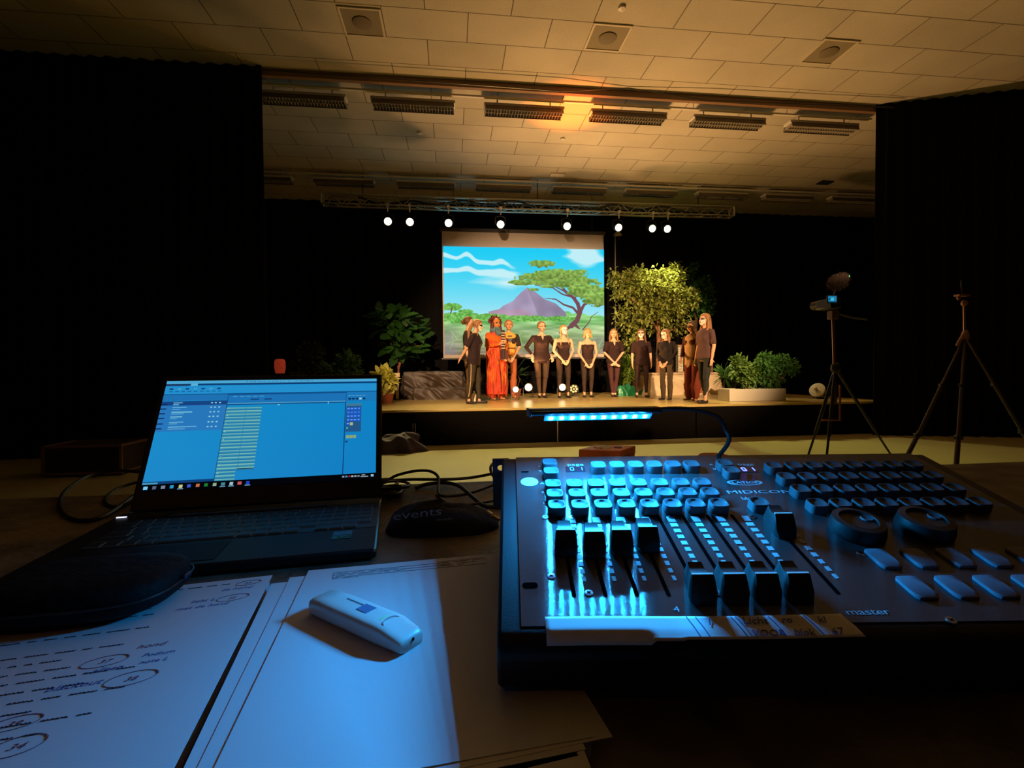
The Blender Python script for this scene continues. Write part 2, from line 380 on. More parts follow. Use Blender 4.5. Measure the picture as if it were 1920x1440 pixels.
def lamp_body(r, x, zc, tint, big=1.0):
    Rx = Matrix.Rotation(rad(90+18), 3, 'X')
    MB().lathe([(0, -.16), (.05, -.16), (.085, -.12), (.095*big, .0), (.1*big, .09), (.088*big, .09), (.08*big, .07)], (x, TRY, zc), 20, Rx).build('lamp_housing', M_blackmetal, r)
    lens = MB().lathe([(0, .085), (.06*big, .082), (.084*big, .07), (.084*big, .06), (0, .06)], (x, TRY, zc), 20, Rx)
    lens.build('lens', emat('lit lens', tint, 14), r)
    mb = MB(); mb.tube([(x-.12, TRY, zc), (x-.12, TRY, zc+.16), (x, TRY, zc+.2), (x+.12, TRY, zc+.16), (x+.12, TRY, zc)], .009, 6); mb.build('yoke', M_blackmetal, r)
    MB().tube([(x, TRY-tw/2, zc+.19), (x, TRY-tw/2, TZ+.03)], .016, 8).box((x, TRY-tw/2, TZ), (.06, .07, .07)).build('clamp', M_alu, r)
for i, (bx, col, pw, ax, ay) in enumerate(BACK):
    zc = 4.72
    r = empty('stage_spotlight', (bx, TRY, zc), 'lit round stage spotlight hanging from the truss, %s of the eight' % (WORD[i] if i < 7 else 'rightmost'), 'spotlight', 'lit spotlights on the truss')
    lamp_body(r, bx, zc, (1, .9, .55) if i not in (2, 5) else (1, .78, .58))
# lamp on a pole right of the screen (hat-shaped reflector under the sixth spot)
p = at(1158, 436, Y=12.95)
r = empty('speaker_pole', (p.x, 12.95, ZS), 'thin upright pole right of the projection screen, small pale dome on top', 'pole')
MB().tube([(p.x-.07, 12.95, ZS), (p.x-.07, 12.95, p.z-.05)], .014, 8).build('pole', mat('pole paint', (.25, .2, .17), .5), r)
MB().lathe([(0, .09), (.05, .085), (.09, .04), (.12, 0), (.1, 0), (0, .02)], (p.x, 12.95, p.z-.07)).build('dome_shade', mat('dome', (.6, .45, .38), .5), r)
MB().lathe([(0, 0), (.2, 0), (.19, .02), (0, .03)], (p.x-.07, 12.95, ZS)).build('foot_plate', M_blackmetal, r)

# ---------------------------------------------------------------- picture painting (numpy)
def vn(h, w, fy, fx, seed):
    g = np.random.RandomState(seed).rand(int(fy)+3, int(fx)+3)
    y = np.linspace(0, fy, h)[:, None]; x = np.linspace(0, fx, w)[None]; yi, xi = y.astype(int), x.astype(int); ty, tx = y-yi, x-xi
    ty = ty*ty*(3-2*ty); tx = tx*tx*(3-2*tx)
    return (g[yi, xi]*(1-ty)*(1-tx)+g[yi+1, xi]*ty*(1-tx)+g[yi, xi+1]*(1-ty)*tx+g[yi+1, xi+1]*ty*tx)
def poly_mask(h, w, pts):
    Y, X = np.mgrid[0:h, 0:w]; X = (X+.5)/w; Y = (Y+.5)/h; m = np.zeros((h, w), bool)
    for i in range(len(pts)):
        (x1, y1), (x2, y2) = pts[i], pts[i-1]
        c = ((y1 > Y) != (y2 > Y)) & (X < (x2-x1)*(Y-y1)/(y2-y1+1e-12)+x1); m ^= c
    return m
def blobm(h, w, cx, cy, rx, ry, seed, rough=.35):
    Y, X = np.mgrid[0:h, 0:w]; X = (X+.5)/w; Y = (Y+.5)/h
    return ((X-cx)/rx)**2+((Y-cy)/ry)**2 < 1+rough*2*(vn(h, w, 40, 60, seed)-.5)
def stroke(img, pts, wd, col):
    h, w, _ = img.shape; Y, X = np.mgrid[0:h, 0:w]; X = (X+.5); Y = (Y+.5)
    for k in range(len(pts)-1):
        a, b = np.array(pts[k])*(w, h), np.array(pts[k+1])*(w, h); d = b-a; t = np.clip(((X-a[0])*d[0]+(Y-a[1])*d[1])/(d@d+1e-9), 0, 1)
        w0, w1 = wd if isinstance(wd, tuple) else (wd, wd); f0, f1 = k/(len(pts)-1), (k+1)/(len(pts)-1)
        rr = (w0+(w1-w0)*(f0+(f1-f0)*t))*w
        img[np.hypot(X-a[0]-t*d[0], Y-a[1]-t*d[1]) < rr] = col
def savanna(h=290, w=430):
    Y, X = np.mgrid[0:h, 0:w]; X = (X+.5)/w; Y = (Y+.5)/h
    g = np.zeros((h, w, 3)); sky = np.array([.12, .80, .96]); low = np.array([.62, .90, .96])
    g[:] = sky+(low-sky)*np.clip(Y/.62, 0, 1)[..., None]**1.3
    cl = vn(h, w, 9, 4, 1)*.6+vn(h, w, 22, 12, 2)*.4
    cl = .6*cl+.4*vn(h, w, 30, 9, 33)
    wob = .05*(vn(h, w, 2, 14, 41)-.5)*2
    band = np.exp(-((Y+wob-.05-.25*X)/.028)**2)*1.15*np.clip((.5-X)*6, 0, 1)+np.exp(-((Y+wob-.20-.08*X)/.028)**2)*1.15*np.clip((.47-X)*5, 0, 1)+np.exp(-((Y-.33)/.12)**2)*np.exp(-((X-.38)/.2)**2)*.8+np.exp(-((X-.88)/.14)**2-((Y-.06)/.12)**2)*1.2
    a = np.clip((band*1.15+cl-.95)*2.2, 0, .9)[..., None]; g = g*(1-a)+np.array([.82, .95, .97])*a
    # ground
    hor = .62+.02*np.sin(X*7)+.03*(vn(h, w, 3, 30, 5)-.5); gm = Y > hor
    t = np.clip((Y-.62)/.38, 0, 1)[..., None]; top = np.array([.56, .84, .50]); bot = np.array([.68, .62, .50])  # tan, greyer bottom: front light washing out the screen, put into the colour
    st = (vn(h, w, 60, 14, 6)-.5)[..., None]*np.array([.22, .18, .2])+(vn(h, w, 20, 7, 7)-.5)[..., None]*np.array([.3, .22, .25])
    gc = top*(1-t)+bot*t+st; g[gm] = gc[gm]
    lav = np.array([.62, .58, .60]); m = (np.clip((vn(h, w, 8, 5, 9)-.45)*3, 0, 1)*np.clip((Y-.7)*5, 0, .7)); g = np.where(gm[..., None], g*(1-m[..., None])+lav*m[..., None], g)
    # layered lavender hills
    hills = poly_mask(h, w, [(.30, .63), (.36, .545), (.42, .50), (.47, .42), (.51, .37), (.56, .41), (.62, .48), (.69, .52), (.75, .60), (.76, .65), (.30, .65)])
    hc = np.array([.66, .60, .72])+(vn(h, w, 14, 20, 11)-.5)[..., None]*.1; g[hills] = hc[hills]
    sh = poly_mask(h, w, [(.51, .37), (.56, .41), (.62, .48), (.69, .52), (.75, .60), (.76, .65), (.58, .65), (.55, .52)]); g[sh] = (hc*.88)[sh]
    low2 = poly_mask(h, w, [(.27, .60), (.34, .575), (.40, .59), (.47, .57), (.53, .61), (.56, .66), (.27, .66)]); g[low2] = (hc*np.array([1.08, .98, .95]))[low2]
    for cx, cy, rx, ry, sd in ((.1, .66, .14, .05, 12), (.3, .655, .12, .035, 13), (.5, .665, .16, .03, 14), (.04, .56, .07, .035, 15), (.13, .60, .05, .02, 16), (.72, .665, .12, .025, 17)):
        mk = blobm(h, w, cx, cy, rx, ry, sd); cc = np.array([.45, .72, .34])+(vn(h, w, 70, 90, sd)-.5)[..., None]*.25; g[mk] = cc[mk]
    # acacia
    br = np.array([.47, .30, .33])
    stroke(g, [(.79, .73), (.825, .68), (.845, .60), (.83, .52), (.80, .46), (.755, .41), (.72, .345)], (.017, .007), br)
    for pts, wd in (([(.835, .62), (.80, .56), (.74, .53), (.69, .48), (.62, .47)], (.009, .002)), ([(.845, .6), (.87, .53), (.91, .50), (.95, .45)], (.011, .003)),
                    ([(.80, .46), (.73, .43), (.66, .36), (.56, .35)], (.006, .002)), ([(.81, .48), (.83, .41), (.82, .34)], (.006, .002)),
                    ([(.86, .77), (.90, .70), (.92, .64), (.96, .60)], (.004, .0015)), ([(.755, .41), (.70, .37), (.64, .32)], (.005, .002)), ([(.79, .73), (.74, .78), (.71, .80)], (.012, .003)), ([(.81, .72), (.84, .76)], (.012, .004)),
                    ([(.04, .62), (.05, .56)], (.004, .003))):
        stroke(g, pts, wd, br)
    for cx, cy, rx, ry, sd in ((.66, .27, .22, .055, 20), (.78, .31, .18, .06, 21), (.88, .39, .13, .065, 22), (.95, .47, .09, .07, 23), (.50, .325, .12, .025, 24), (.60, .145, .08, .035, 25), (.85, .21, .045, .018, 26), (.55, .39, .03, .014, 27), (.64, .36, .05, .014, 28), (.72, .24, .16, .05, 29)):
        mk = blobm(h, w, cx, cy, rx, ry, sd, .5)
        cc = np.array([.50, .64, .30])+(vn(h, w, 60, 70, sd)-.5)[..., None]*np.array([.28, .25, .16])-np.clip((Y-cy)/ry, -1, 1)[..., None]*np.array([.06, .1, .05]); g[mk] = cc[mk]
    # foreground grass streaks
    rs = np.random.RandomState(4)
    for k in range(70):
        x0, y0 = rs.rand(), .84+.16*rs.rand(); ln = .03+.06*rs.rand(); sl = (rs.rand()-.5)*.12
        stroke(g, [(x0, y0), (x0+sl, y0-ln)], .0014, [(.62, .86, .42), (.72, .80, .52), (.42, .60, .36), (.68, .60, .56)][k % 4])
    fade = np.clip(1-((Y-.88)/.12), 0, 1)
    return np.clip(g*(.85+.15*fade[..., None]), 0, 1)

SX0, SX1, SZ0, SZ1, SY = -.215, 4.0, 1.545, 4.75, 12.6
r = empty('projection_screen', ((SX0+SX1)/2, SY, SZ0), 'large projection screen showing a painted savanna with an acacia tree', 'projection screen')
MB().box(((SX0+SX1)/2, SY+.02, (SZ0+SZ1)/2), (SX1-SX0, .012, SZ1-SZ0)).build('fabric', mat('screen fabric', (.50, .44, .40), .9), r, smooth=False)
MB().tube([(SX0-.04, SY, SZ0-.02), (SX1+.04, SY, SZ0-.02)], .028, 10).build('bottom_bar', M_blackmetal, r)
MB().box(((SX0+SX1)/2, SY+.06, SZ1+.05), (SX1-SX0+.1, .1, .1)).build('roller_case', M_blackmetal, r, bevel=.01)
for x in (SX0+.3, SX1-.3): MB().tube([(x, SY+.06, SZ1+.1), (x, SY+.06, H)], .006, 6).build('hanging_wire', M_blackmetal, r)
picture('projected_picture', savanna(), (SX0+.03, SY-.006, 4.37), (SX1-SX0-.03, 0, 0), (0, 0, 1.64-4.37), pic_mat('projected light', 1.0), r)

# ---------------------------------------------------------------- plants
def leaf(mb, p, d, n, L, W, lobes=False, fold=.18):
    d = V(d).normalized(); n = V(n); n = (n-d*n.dot(d))
    if n.length < 1e-3: n = d.orthogonal()
    n.normalize(); s = d.cross(n); p = V(p)
    if lobes:
        prof = [(0, .05), (.12, .5), (.3, .95), (.42, .72), (.58, 1.0), (.7, .66), (.82, .62), (1, 0)]
    else:
        prof = [(0, .06), (.22, .72), (.5, 1), (.78, .66), (1, 0)]
    vs = []; fs = []
    for t, w in prof:
        c = p+d*(L*t)-n*(.25*L*t*t)
        vs += [c+s*(W*w*.5)+n*(fold*W*w*.5), c, c-s*(W*w*.5)+n*(fold*W*w*.5)]
    for i in range(len(prof)-1):
        a = i*3; fs += [(a, a+1, a+4, a+3), (a+1, a+2, a+5, a+4)]
    mb.add(vs, fs)
def rdir(up=.2):
    while True:
        v = V((random.uniform(-1, 1), random.uniform(-1, 1), random.uniform(-1, 1)))
        if .1 < v.length < 1: v.normalize(); v.z += up; return v.normalized()
def leafmat(name, col, rough=.45, isl=.45, trans=.15):
    m = mat(name, col, rough+.1, spec=.3, island=isl)
    if 'tl' in m.node_tree.nodes: return m
    nt = m.node_tree; L = nt.links; b = nt.nodes['Principled BSDF']; t = nt.nodes.new('ShaderNodeBsdfTranslucent'); t.name = 'tl'
    mx = nt.nodes.new('ShaderNodeMixShader'); mx.inputs[0].default_value = .3; o = nt.nodes['Material Output']
    L.new(b.inputs['Base Color'].links[0].from_socket, t.inputs[0]); L.new(b.outputs[0], mx.inputs[1]); L.new(t.outputs[0], mx.inputs[2]); L.new(mx.outputs[0], o.inputs[0]); return m
M_bark = mat('bark', (.20, .09, .05), .85, var=.3, scale=12)
M_soil = mat('soil', (.03, .018, .01), .95)
M_terra = mat('terracotta', (.35, .10, .04), .75)
def cluster(mb, c, R, n, L, W, up=.25, lobes=False, shell=.55):
    c = V(c)
    for _ in range(n):
        q = rdir(0); f = shell+(1-shell)*random.random(); p = c+V((q.x*R[0], q.y*R[1], q.z*R[2]))*f
        leaf(mb, p, (q+rdir(up)*.9), V((0, 0, 1))+rdir(0)*.5, L*random.uniform(.7, 1.2), W*random.uniform(.7, 1.2), lobes)
def branches(mb, base, tips, r0):
    for t in tips:
        b, t = V(base), V(t); mid = (b+t)/2+V((random.uniform(-.1, .1), random.uniform(-.1, .1), .05))
        mb.tube([b, mid, t], [r0, r0*.6, r0*.25], 6)
def pot(r, c, rad_, h, m=M_terra):
    MB().lathe([(0, 0), (rad_*.75, 0), (rad_, h*.92), (rad_*1.08, h*.92), (rad_*1.08, h), (rad_*.95, h), (rad_*.93, h*.9), (0, h*.9)], c).build('pot', m, r)
    MB().lathe([(0, h*.8), (rad_*.92, h*.86), (0, h*.92)], c, 16).build('soil', M_soil, r)

# fiddle-leaf fig left of the screen
fy = 11.75; b = at(742, 742, Y=fy); bx = b.x
r = empty('fiddle_leaf_fig', (bx, fy, ZS), 'potted fig with very large glossy leaves on thin forked stems', 'plant')
pot(r, (bx, fy, ZS), .2, .3, M_blackpl)
def P(px, py, Y): return at(px, py, Y=Y)
mb = MB()
for pth in ([(748, 700), (745, 680), (735, 655), (728, 620), (722, 588)], [(747, 695), (750, 665), (758, 640), (762, 590)], [(748, 690), (757, 660), (775, 645), (790, 650)]):
    pts = [V((bx, fy, ZS+.25))]+[P(x, y, fy+.05*i) for i, (x, y) in enumerate(pth)]; mb.tube(pts, [.022-.003*i for i in range(len(pts))], 7)
mb.build('stem', mat('reddish stem', (.32, .12, .07), .7), r)
mb = MB(); random.seed(3)
for _ in range(105):
    u = random.random(); py = 585+u*82; 
    half = 42 if u < .2 else (20+30*math.sin(math.pi*min(1, (u-.05)/.9)))
    px = 745+random.uniform(-half, half)+(10 if u > .3 else -4)
    p = P(px, py, fy+random.uniform(-.35, .35)); o = V((p.x-bx, p.y-fy, .05+.25*(1-u))); 
    leaf(mb, p-o.normalized()*.1, o+rdir(0)*.5, V((0, -.2, 1))+rdir(0)*.6, random.uniform(.26, .40), random.uniform(.19, .28), True)
for px, py, dx in ((693, 590, -1), (705, 585, -1), (720, 582, -.4), (741, 583, .3), (756, 582, .1), (772, 585, 1), (780, 590, 1), (795, 645, 1), (792, 655, .8), (785, 632, 1), (700, 603, -1), (735, 580, 0), (765, 590, .6)):
    p = P(px-dx*12, py+7, fy-.1); leaf(mb, p, V((dx, -.3, .35)), V((0, -.5, 1)), .32, .24, True)
mb.build('foliage', leafmat('fig leaf', (.035, .12, .02), .45, .45), r)

# big ficus tree on the right: three crowns by one trunk
fy = 12.2; b = at(1233, 742, Y=fy); bx = b.x
r = empty('ficus_tree', (bx, fy, ZS), 'tall leafy ficus tree with a bare reddish trunk, brightly lit crown', 'tree')
pot(r, (bx, fy, ZS), .28, .36, M_blackpl)
mb = MB(); tp = [V((bx, fy, ZS+.3)), P(1234, 690, fy), P(1235, 640, fy), P(1234, 600, fy), P(1238, 560, fy), P(1242, 525, fy)]
mb.tube(tp, [.07, .062, .055, .05, .035, .02], 9)
for pts in ([(1234, 620), (1215, 590), (1185, 560), (1165, 545)], [(1235, 610), (1262, 585), (1290, 570), (1310, 560)], [(1235, 590), (1220, 560), (1205, 530)], [(1237, 575), (1258, 545), (1270, 520)], [(1234, 640), (1255, 620), (1280, 612)]):
    mb.tube([P(x, y, fy+random.uniform(-.2, .2)) for x, y in pts], [.03, .02, .014, .008][:len(pts)], 6)
mb.build('trunk', mat('ficus bark', (.34, .15, .07), .8, var=.25, scale=9), r)
mb = MB(); random.seed(11)
K = lambda px: px/920*fy*1.02
for cx, cy, rx, ry, n in ((1232, 548, 42, 36, 1500), (1200, 535, 38, 26, 700), (1165, 535, 26, 26, 420), (1262, 530, 24, 26, 560), (1268, 512, 12, 15, 230), (1210, 590, 48, 34, 800), (1178, 610, 30, 45, 420),
                          (1262, 600, 34, 34, 520), (1285, 560, 26, 24, 460), (1240, 575, 44, 30, 650), (1150, 525, 10, 14, 90), (1190, 515, 20, 10, 160)):
    p = P(cx, cy, fy+random.uniform(-.1, .15)); cluster(mb, p, (K(rx), K(rx)*.8, K(ry)), int(n*.42), .11, .055, .1, shell=.3)
    for _ in range(int(n/34)):
        d = rdir(.15); sp = p+V((d.x*K(rx), d.y*K(rx)*.8, d.z*K(ry)))*random.uniform(.8, 1.1); cluster(mb, sp, (.13, .13, .16), 20, .11, .055, .3, shell=.2)
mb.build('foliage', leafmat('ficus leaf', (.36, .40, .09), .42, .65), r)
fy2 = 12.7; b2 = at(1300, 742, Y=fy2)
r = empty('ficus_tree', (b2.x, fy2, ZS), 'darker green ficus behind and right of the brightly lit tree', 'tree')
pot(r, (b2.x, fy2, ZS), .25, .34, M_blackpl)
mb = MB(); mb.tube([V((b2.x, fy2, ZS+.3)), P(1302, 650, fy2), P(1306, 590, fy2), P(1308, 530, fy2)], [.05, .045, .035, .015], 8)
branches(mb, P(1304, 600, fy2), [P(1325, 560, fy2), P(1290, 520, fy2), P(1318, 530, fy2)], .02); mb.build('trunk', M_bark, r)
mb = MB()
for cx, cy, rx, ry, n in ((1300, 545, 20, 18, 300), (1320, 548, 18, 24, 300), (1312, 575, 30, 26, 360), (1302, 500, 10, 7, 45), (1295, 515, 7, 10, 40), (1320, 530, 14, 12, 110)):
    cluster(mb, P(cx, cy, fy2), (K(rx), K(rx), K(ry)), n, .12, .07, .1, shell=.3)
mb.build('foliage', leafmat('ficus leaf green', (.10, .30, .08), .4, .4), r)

def bush(name, label, px, py_base, Y, zb, blobs, L, W, col, n=1.0, lobes=False, potr=0, seed=1, stems=4, shell=.4, up=.35):
    random.seed(seed); b = at(px, py_base, Y=Y); r = empty(name, (b.x, Y, zb), label, 'plant')
    z1 = zb
    if potr: pot(r, (b.x, Y, zb), potr, potr*1.5); z1 = zb+potr*1.3
    k = Y*1.02/920; cs = [(P(cx, cy, Y+random.uniform(-.05, .05)), rx*k, ry*k, nn) for cx, cy, rx, ry, nn in blobs]
    mb = MB(); branches(mb, (b.x, Y, z1-.02), [c[0]+V((random.uniform(-.5, .5)*c[1], 0, random.uniform(-.2, .6)*c[2])) for c in cs for _ in range(2)], .012); mb.build('stem', M_bark, r)
    mb = MB()
    for c, rx, ry, nn in cs: cluster(mb, c, (rx, rx*.8, ry), int(nn*n), L, W, up, lobes, shell)
    mb.build('foliage', leafmat(name+label[:8], col, .45, .45), r); return r
YP = 8.75
# white planter with two bushes
pl = at(1369, 753, z=ZS); pr = at(1474, 751, z=ZS); YB = (pl.y+pr.y)/2+.2
xl, xr = at(1368, 740, Y=YB-.2).x, at(1474, 740, Y=YB-.2).x; zt = at(1420, 729, Y=YB-.2).z
r = empty('planter', ((xl+xr)/2, YB, ZS), 'long rectangular white planter box standing near the stage edge', 'planter')
w_, hh = xr-xl, zt-ZS
for nm, c, d in (('front_panel', (0, -.19, hh/2), (w_, .02, hh)), ('back_panel', (0, .19, hh/2), (w_, .02, hh)), ('side_panel', (-w_/2+.01, 0, hh/2), (.02, .36, hh)), ('side_panel', (w_/2-.01, 0, hh/2), (.02, .36, hh))):
    MB().box(((xl+xr)/2+c[0], YB+c[1], ZS+c[2]), d).build(nm, mat('planter white', (.62, .57, .46), .5), r, bevel=.008)
MB().box(((xl+xr)/2, YB, ZS+hh*.42), (w_-.04, .36, hh*.8)).build('soil', M_soil, r)
bush('leafy_bush', 'shorter leafy green bush in the left half of the white planter', 1400, 728, YB, zt-.04, [(1388, 690, 16, 22, 200), (1402, 708, 20, 18, 220), (1415, 695, 14, 16, 120), (1382, 678, 9, 12, 60)], .11, .055, (.17, .30, .07), seed=21)
bush('feathery_bush', 'taller feathery green bush in the right half of the white planter', 1450, 728, YB, zt-.04, [(1445, 690, 30, 24, 620), (1470, 682, 22, 18, 420), (1435, 675, 16, 16, 240), (1488, 690, 12, 16, 130), (1443, 712, 30, 14, 260)], .085, .032, (.09, .24, .055), seed=22, lobes=False, up=-.1)
bush('spiky_plant', 'small green spiky plant in a terracotta pot left of the white planter', 1358, 740, 9.4, ZS, [(1357, 706, 10, 14, 60)], .26, .035, (.12, .28, .09), potr=.12, seed=23, shell=.1, up=1.0)
bush('leafy_plant', 'dark leafy plant between the spiky plant and the white planter', 1372, 735, 9.9, ZS, [(1371, 712, 9, 12, 90)], .10, .05, (.06, .16, .04), potr=.09, seed=24)
bush('palm_bush', 'bushy green plant between two of the standing girls, above green cloth', 1180, 738, 11.75, ZS, [(1178, 690, 19, 22, 420), (1172, 705, 16, 12, 160)], .16, .04, (.22, .34, .05), potr=.14, seed=25, up=.5)
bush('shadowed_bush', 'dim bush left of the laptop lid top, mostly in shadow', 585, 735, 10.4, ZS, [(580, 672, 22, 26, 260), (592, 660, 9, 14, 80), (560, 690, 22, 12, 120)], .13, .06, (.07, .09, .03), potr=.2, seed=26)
bush('leafy_shrub', 'green leafy shrub just above the laptop lid', 650, 735, 10.2, ZS, [(652, 680, 17, 16, 130), (640, 696, 24, 8, 120), (620, 692, 22, 10, 90), (665, 690, 10, 12, 60)], .15, .06, (.12, .26, .08), potr=.2, seed=27)
bush('variegated_plant', 'bright yellow-green plant in a pot at the left end of the stage', 726, 742, 9.9, ZS, [(724, 714, 12, 14, 120), (718, 702, 14, 7, 60), (730, 724, 7, 8, 30)], .17, .10, (.80, .80, .22), potr=.13, seed=28, lobes=True)
bush('grassy_plant', 'dark strappy plant behind the person in the orange vest', 968, 738, 11.8, ZS, [(968, 700, 8, 14, 40)], .34, .035, (.05, .10, .04), potr=.12, seed=29, shell=.1, up=1.2)
# small orange lantern at far left
p = at(525, 690, Y=10.0)
r = empty('orange_lantern', (p.x, 10, ZS), 'dim orange-red glowing lantern at the far left of the stage', 'lantern')
zz = at(525, 700, Y=10).z
MB().tube([(p.x, 10, ZS), (p.x, 10, zz)], .02, 8).build('stand', M_blackmetal, r)
MB().lathe([(0, 0), (.08, 0), (.10, .1), (.10, .22), (.08, .27), (0, .28)], (p.x, 10, zz-.0)).build('shade', mat('lantern', (.5, .06, .03), .5, emit=(1, .10, .04), es=.16, var=.5, scale=15), r)

# ---------------------------------------------------------------- draped furniture on the stage
def cloth_block(name, c, d, m, parent, amp=.035, seed=0, sag=.0, folds=7, base=0):
    """a cloth thrown over a box: top and skirts with folds and swags, closed"""
    cx, cy = c; w, dp, h = d; n = 56; q = 22; rings = []
    per = []
    N = 220
    for j in range(N):
        t = j/N*4; s = int(t); f = t-s
        x, y = [(-1+2*f, -1), (1, -1+2*f), (1-2*f, 1), (-1, 1-2*f)][s]; per.append((x*w/2, y*dp/2, s, f))
    rows = 26
    for i in range(rows+1):
        t = i/rows; z = h*t; ring = []
        for j, (x, y, s, f) in enumerate(per):
            a = noise.noise(V((x*2.2+seed, y*2.2, z*3.1)))*1.3+noise.noise(V((x*5+seed, y*5, z*4+5)))*.6+abs(noise.noise(V((x*4+z*5+seed, y*4, z*3))))*2.2+.4*math.sin(folds*2*(x+y)+2.5*noise.noise(V((x*2, z*3, seed))))
            flare = (1-t)*.06
            o = amp*a*(1-.75*max(0, (t-.85)/.15))+flare
            nx, ny = ((0, -1), (1, 0), (0, 1), (-1, 0))[s]
            ring.append(V((cx+x+nx*o, cy+y+ny*o, base+z+(0 if i < rows else 0))))
        rings.append(ring)
    for k, sc in ((1, .93), (2, .6), (3, .25), (4, .02)):
        rings.append([V((cx+x*sc, cy+y*sc, base+h+.012*k*.3+amp*.5*noise.noise(V((x*sc*5+seed, y*sc*5, 1))))) for x, y, s, f in per])
    mb = MB(); mb.rings(rings); return mb.build(name, m, parent, angle=75)
pL, pR = at(760, 749, z=ZS), at(866, 747, z=ZS); yy = pL.y+.35; xl, xr = at(757, 720, Y=yy-.3).x, at(868, 720, Y=yy-.3).x; zt = at(812, 697, Y=yy-.3).z
M_brown = mat('dark brown satin', (.036, .021, .012), .5, spec=.45, sheen=.15)
r = empty('draped_bench', ((xl+xr)/2, yy, ZS), 'bench covered in crumpled dark brown cloth on the left of the stage', 'bench')
cloth_block('cloth', ((xl+xr)/2, yy), (xr-xl, .6, zt-ZS), M_brown, r, .035, 3, base=ZS)
cloth_block('cloth_step', ((xl+xr)/2+.15, yy-.42), ((xr-xl)*.86, .3, (zt-ZS)*.4), M_brown, r, .03, 8, base=ZS)
p = at(745, 750, z=ZS)
r = empty('sign_post', (p.x, p.y, ZS), 'thin wooden post with a small cream plate at the end of the brown bench', 'post')
zt2 = at(748, 703, Y=p.y).z
MB().box((p.x, p.y, (ZS+zt2)/2), (.07, .04, zt2-ZS)).build('post', mat('post wood', (.42, .36, .22), .6), r, bevel=.004)
MB().box((p.x, p.y-.03, zt2), (.13, .02, .09)).build('plate', mat('plate cream', (.75, .62, .35), .5), r, bevel=.004)
MB().box((p.x, p.y, ZS+.012), (.14, .12, .024)).build('foot', M_blackmetal, r)
p = at(758, 742, z=ZS)
r = empty('glowing_lamp', (p.x, p.y-.05, ZS), 'tiny bright lamp on the floor at the corner of the brown bench', 'lamp')
MB().box((p.x, p.y-.05, ZS+.05), (.05, .05, .1)).build('body', M_blackmetal, r)
MB().ell((p.x, p.y-.05, ZS+.13), (.03, .02, .035)).build('bulb', emat('bulb glow', (1, .8, .5), 4), r)

pL, pR = at(1216, 742, z=ZS), at(1350, 740, z=ZS); yy = 11.55; xl, xr = at(1218, 720, Y=yy-.35).x, at(1352, 720, Y=yy-.35).x; zt = at(1290, 703, Y=yy-.35).z
r = empty('draped_table', ((xl+xr)/2, yy, ZS), 'low table draped in pale beige cloth on the right of the stage', 'table')
cloth_block('tablecloth', ((xl+xr)/2, yy), (xr-xl, .7, zt-ZS), mat('beige satin', (.72, .56, .36), .45, bump=.3, bscale=6, sheen=.2), r, .03, 5, base=ZS, folds=4)
random.seed(5); zt_ = at(1290, 697, Y=yy-.35).z
MB().box(((xl+xr)/2, yy, zt+.03), (xr-xl+.04, .74, .055)).build('stone_slab_top', mat('stone top', (.50, .36, .24), .8, var=.45, scale=9, bump=.5, bscale=20), r, bevel=.015)
# lattice column on the table
p = at(1274, 690, Y=yy+.1)
r = empty('patterned_column', (p.x, yy+.1, zt+.062), 'pale patterned square column standing on the beige table', 'column')
h2 = at(1274, 648, Y=yy+.1).z
MB().box((p.x, yy+.1, (zt+.062+h2)/2), (.13, .13, h2-zt-.062)).build('shaft', mat('lattice', (.55, .50, .38), .6, var=.8, scale=35), r, smooth=False)
MB().box((p.x, yy+.1, h2), (.17, .17, .03)).build('cap', mat('column cap', (.5, .3, .15), .6), r, bevel=.004)
MB().box((p.x, yy+.1, zt+.075), (.16, .16, .025)).build('plinth', mat('column cap', (.5, .3, .15), .6), r, bevel=.004)
p = at(1340, 690, Y=yy+.1)
r = empty('wooden_post', (p.x, yy+.1, zt+.062), 'short brown post on the beige table behind the tallest person', 'post')
MB().box((p.x-.12, yy+.1, zt+.35), (.1, .1, .58)).build('shaft', mat('brown post', (.28, .1, .05), .7), r, bevel=.006)
MB().box((p.x-.12, yy+.1, zt+.66), (.13, .13, .04)).build('cap', mat('brown post', (.28, .1, .05), .7), r, bevel=.006)
# heaps of cloth
def heap(name, label, px0, px1, pyb, pyt, Y, m, seed, cat='cloth', z=ZS):
    a, b = at(px0, pyb, Y=Y), at(px1, pyb, Y=Y); h = at((px0+px1)/2, pyt, Y=Y).z-z; w = b.x-a.x; cx = (a.x+b.x)/2; mb = MB(); rs = []; N = 48
    for i in range(13):
        t = i/12; rr = math.cos(t*math.pi/2)**.6 if t < 1 else .01; ring = []
        for j in range(N):
            th = 2*math.pi*j/N; k = 1+.32*noise.noise(V((math.cos(th)*1.6+seed, math.sin(th)*1.6, t*2)))+.12*math.sin(th*7+t*4+seed)
            ring.append(V((cx+w/2*rr*k*math.cos(th), Y+w*.3*rr*k*math.sin(th), z+h*math.sin(t*math.pi/2)*(1+.35*noise.noise(V((math.cos(th)*rr*2, math.sin(th)*rr*2+seed, 3)))))))
        rs.append(ring)
    mb.rings(rs); return tag(mb.build(name, m, angle=60), label, cat)
M_green = mat('green sheet', (.01, .22, .085), .35, spec=.6, bump=.6, bscale=8)
heap('green_cloth', 'larger crumpled shiny green cloth on the stage floor under the bushy plant', 1156, 1192, 744, 722, 11.25, M_green, 1)
heap('green_cloth', 'smaller crumpled green cloth behind the legs of the fifth person from the right', 1197, 1207, 743, 731, 11.5, M_green, 4)
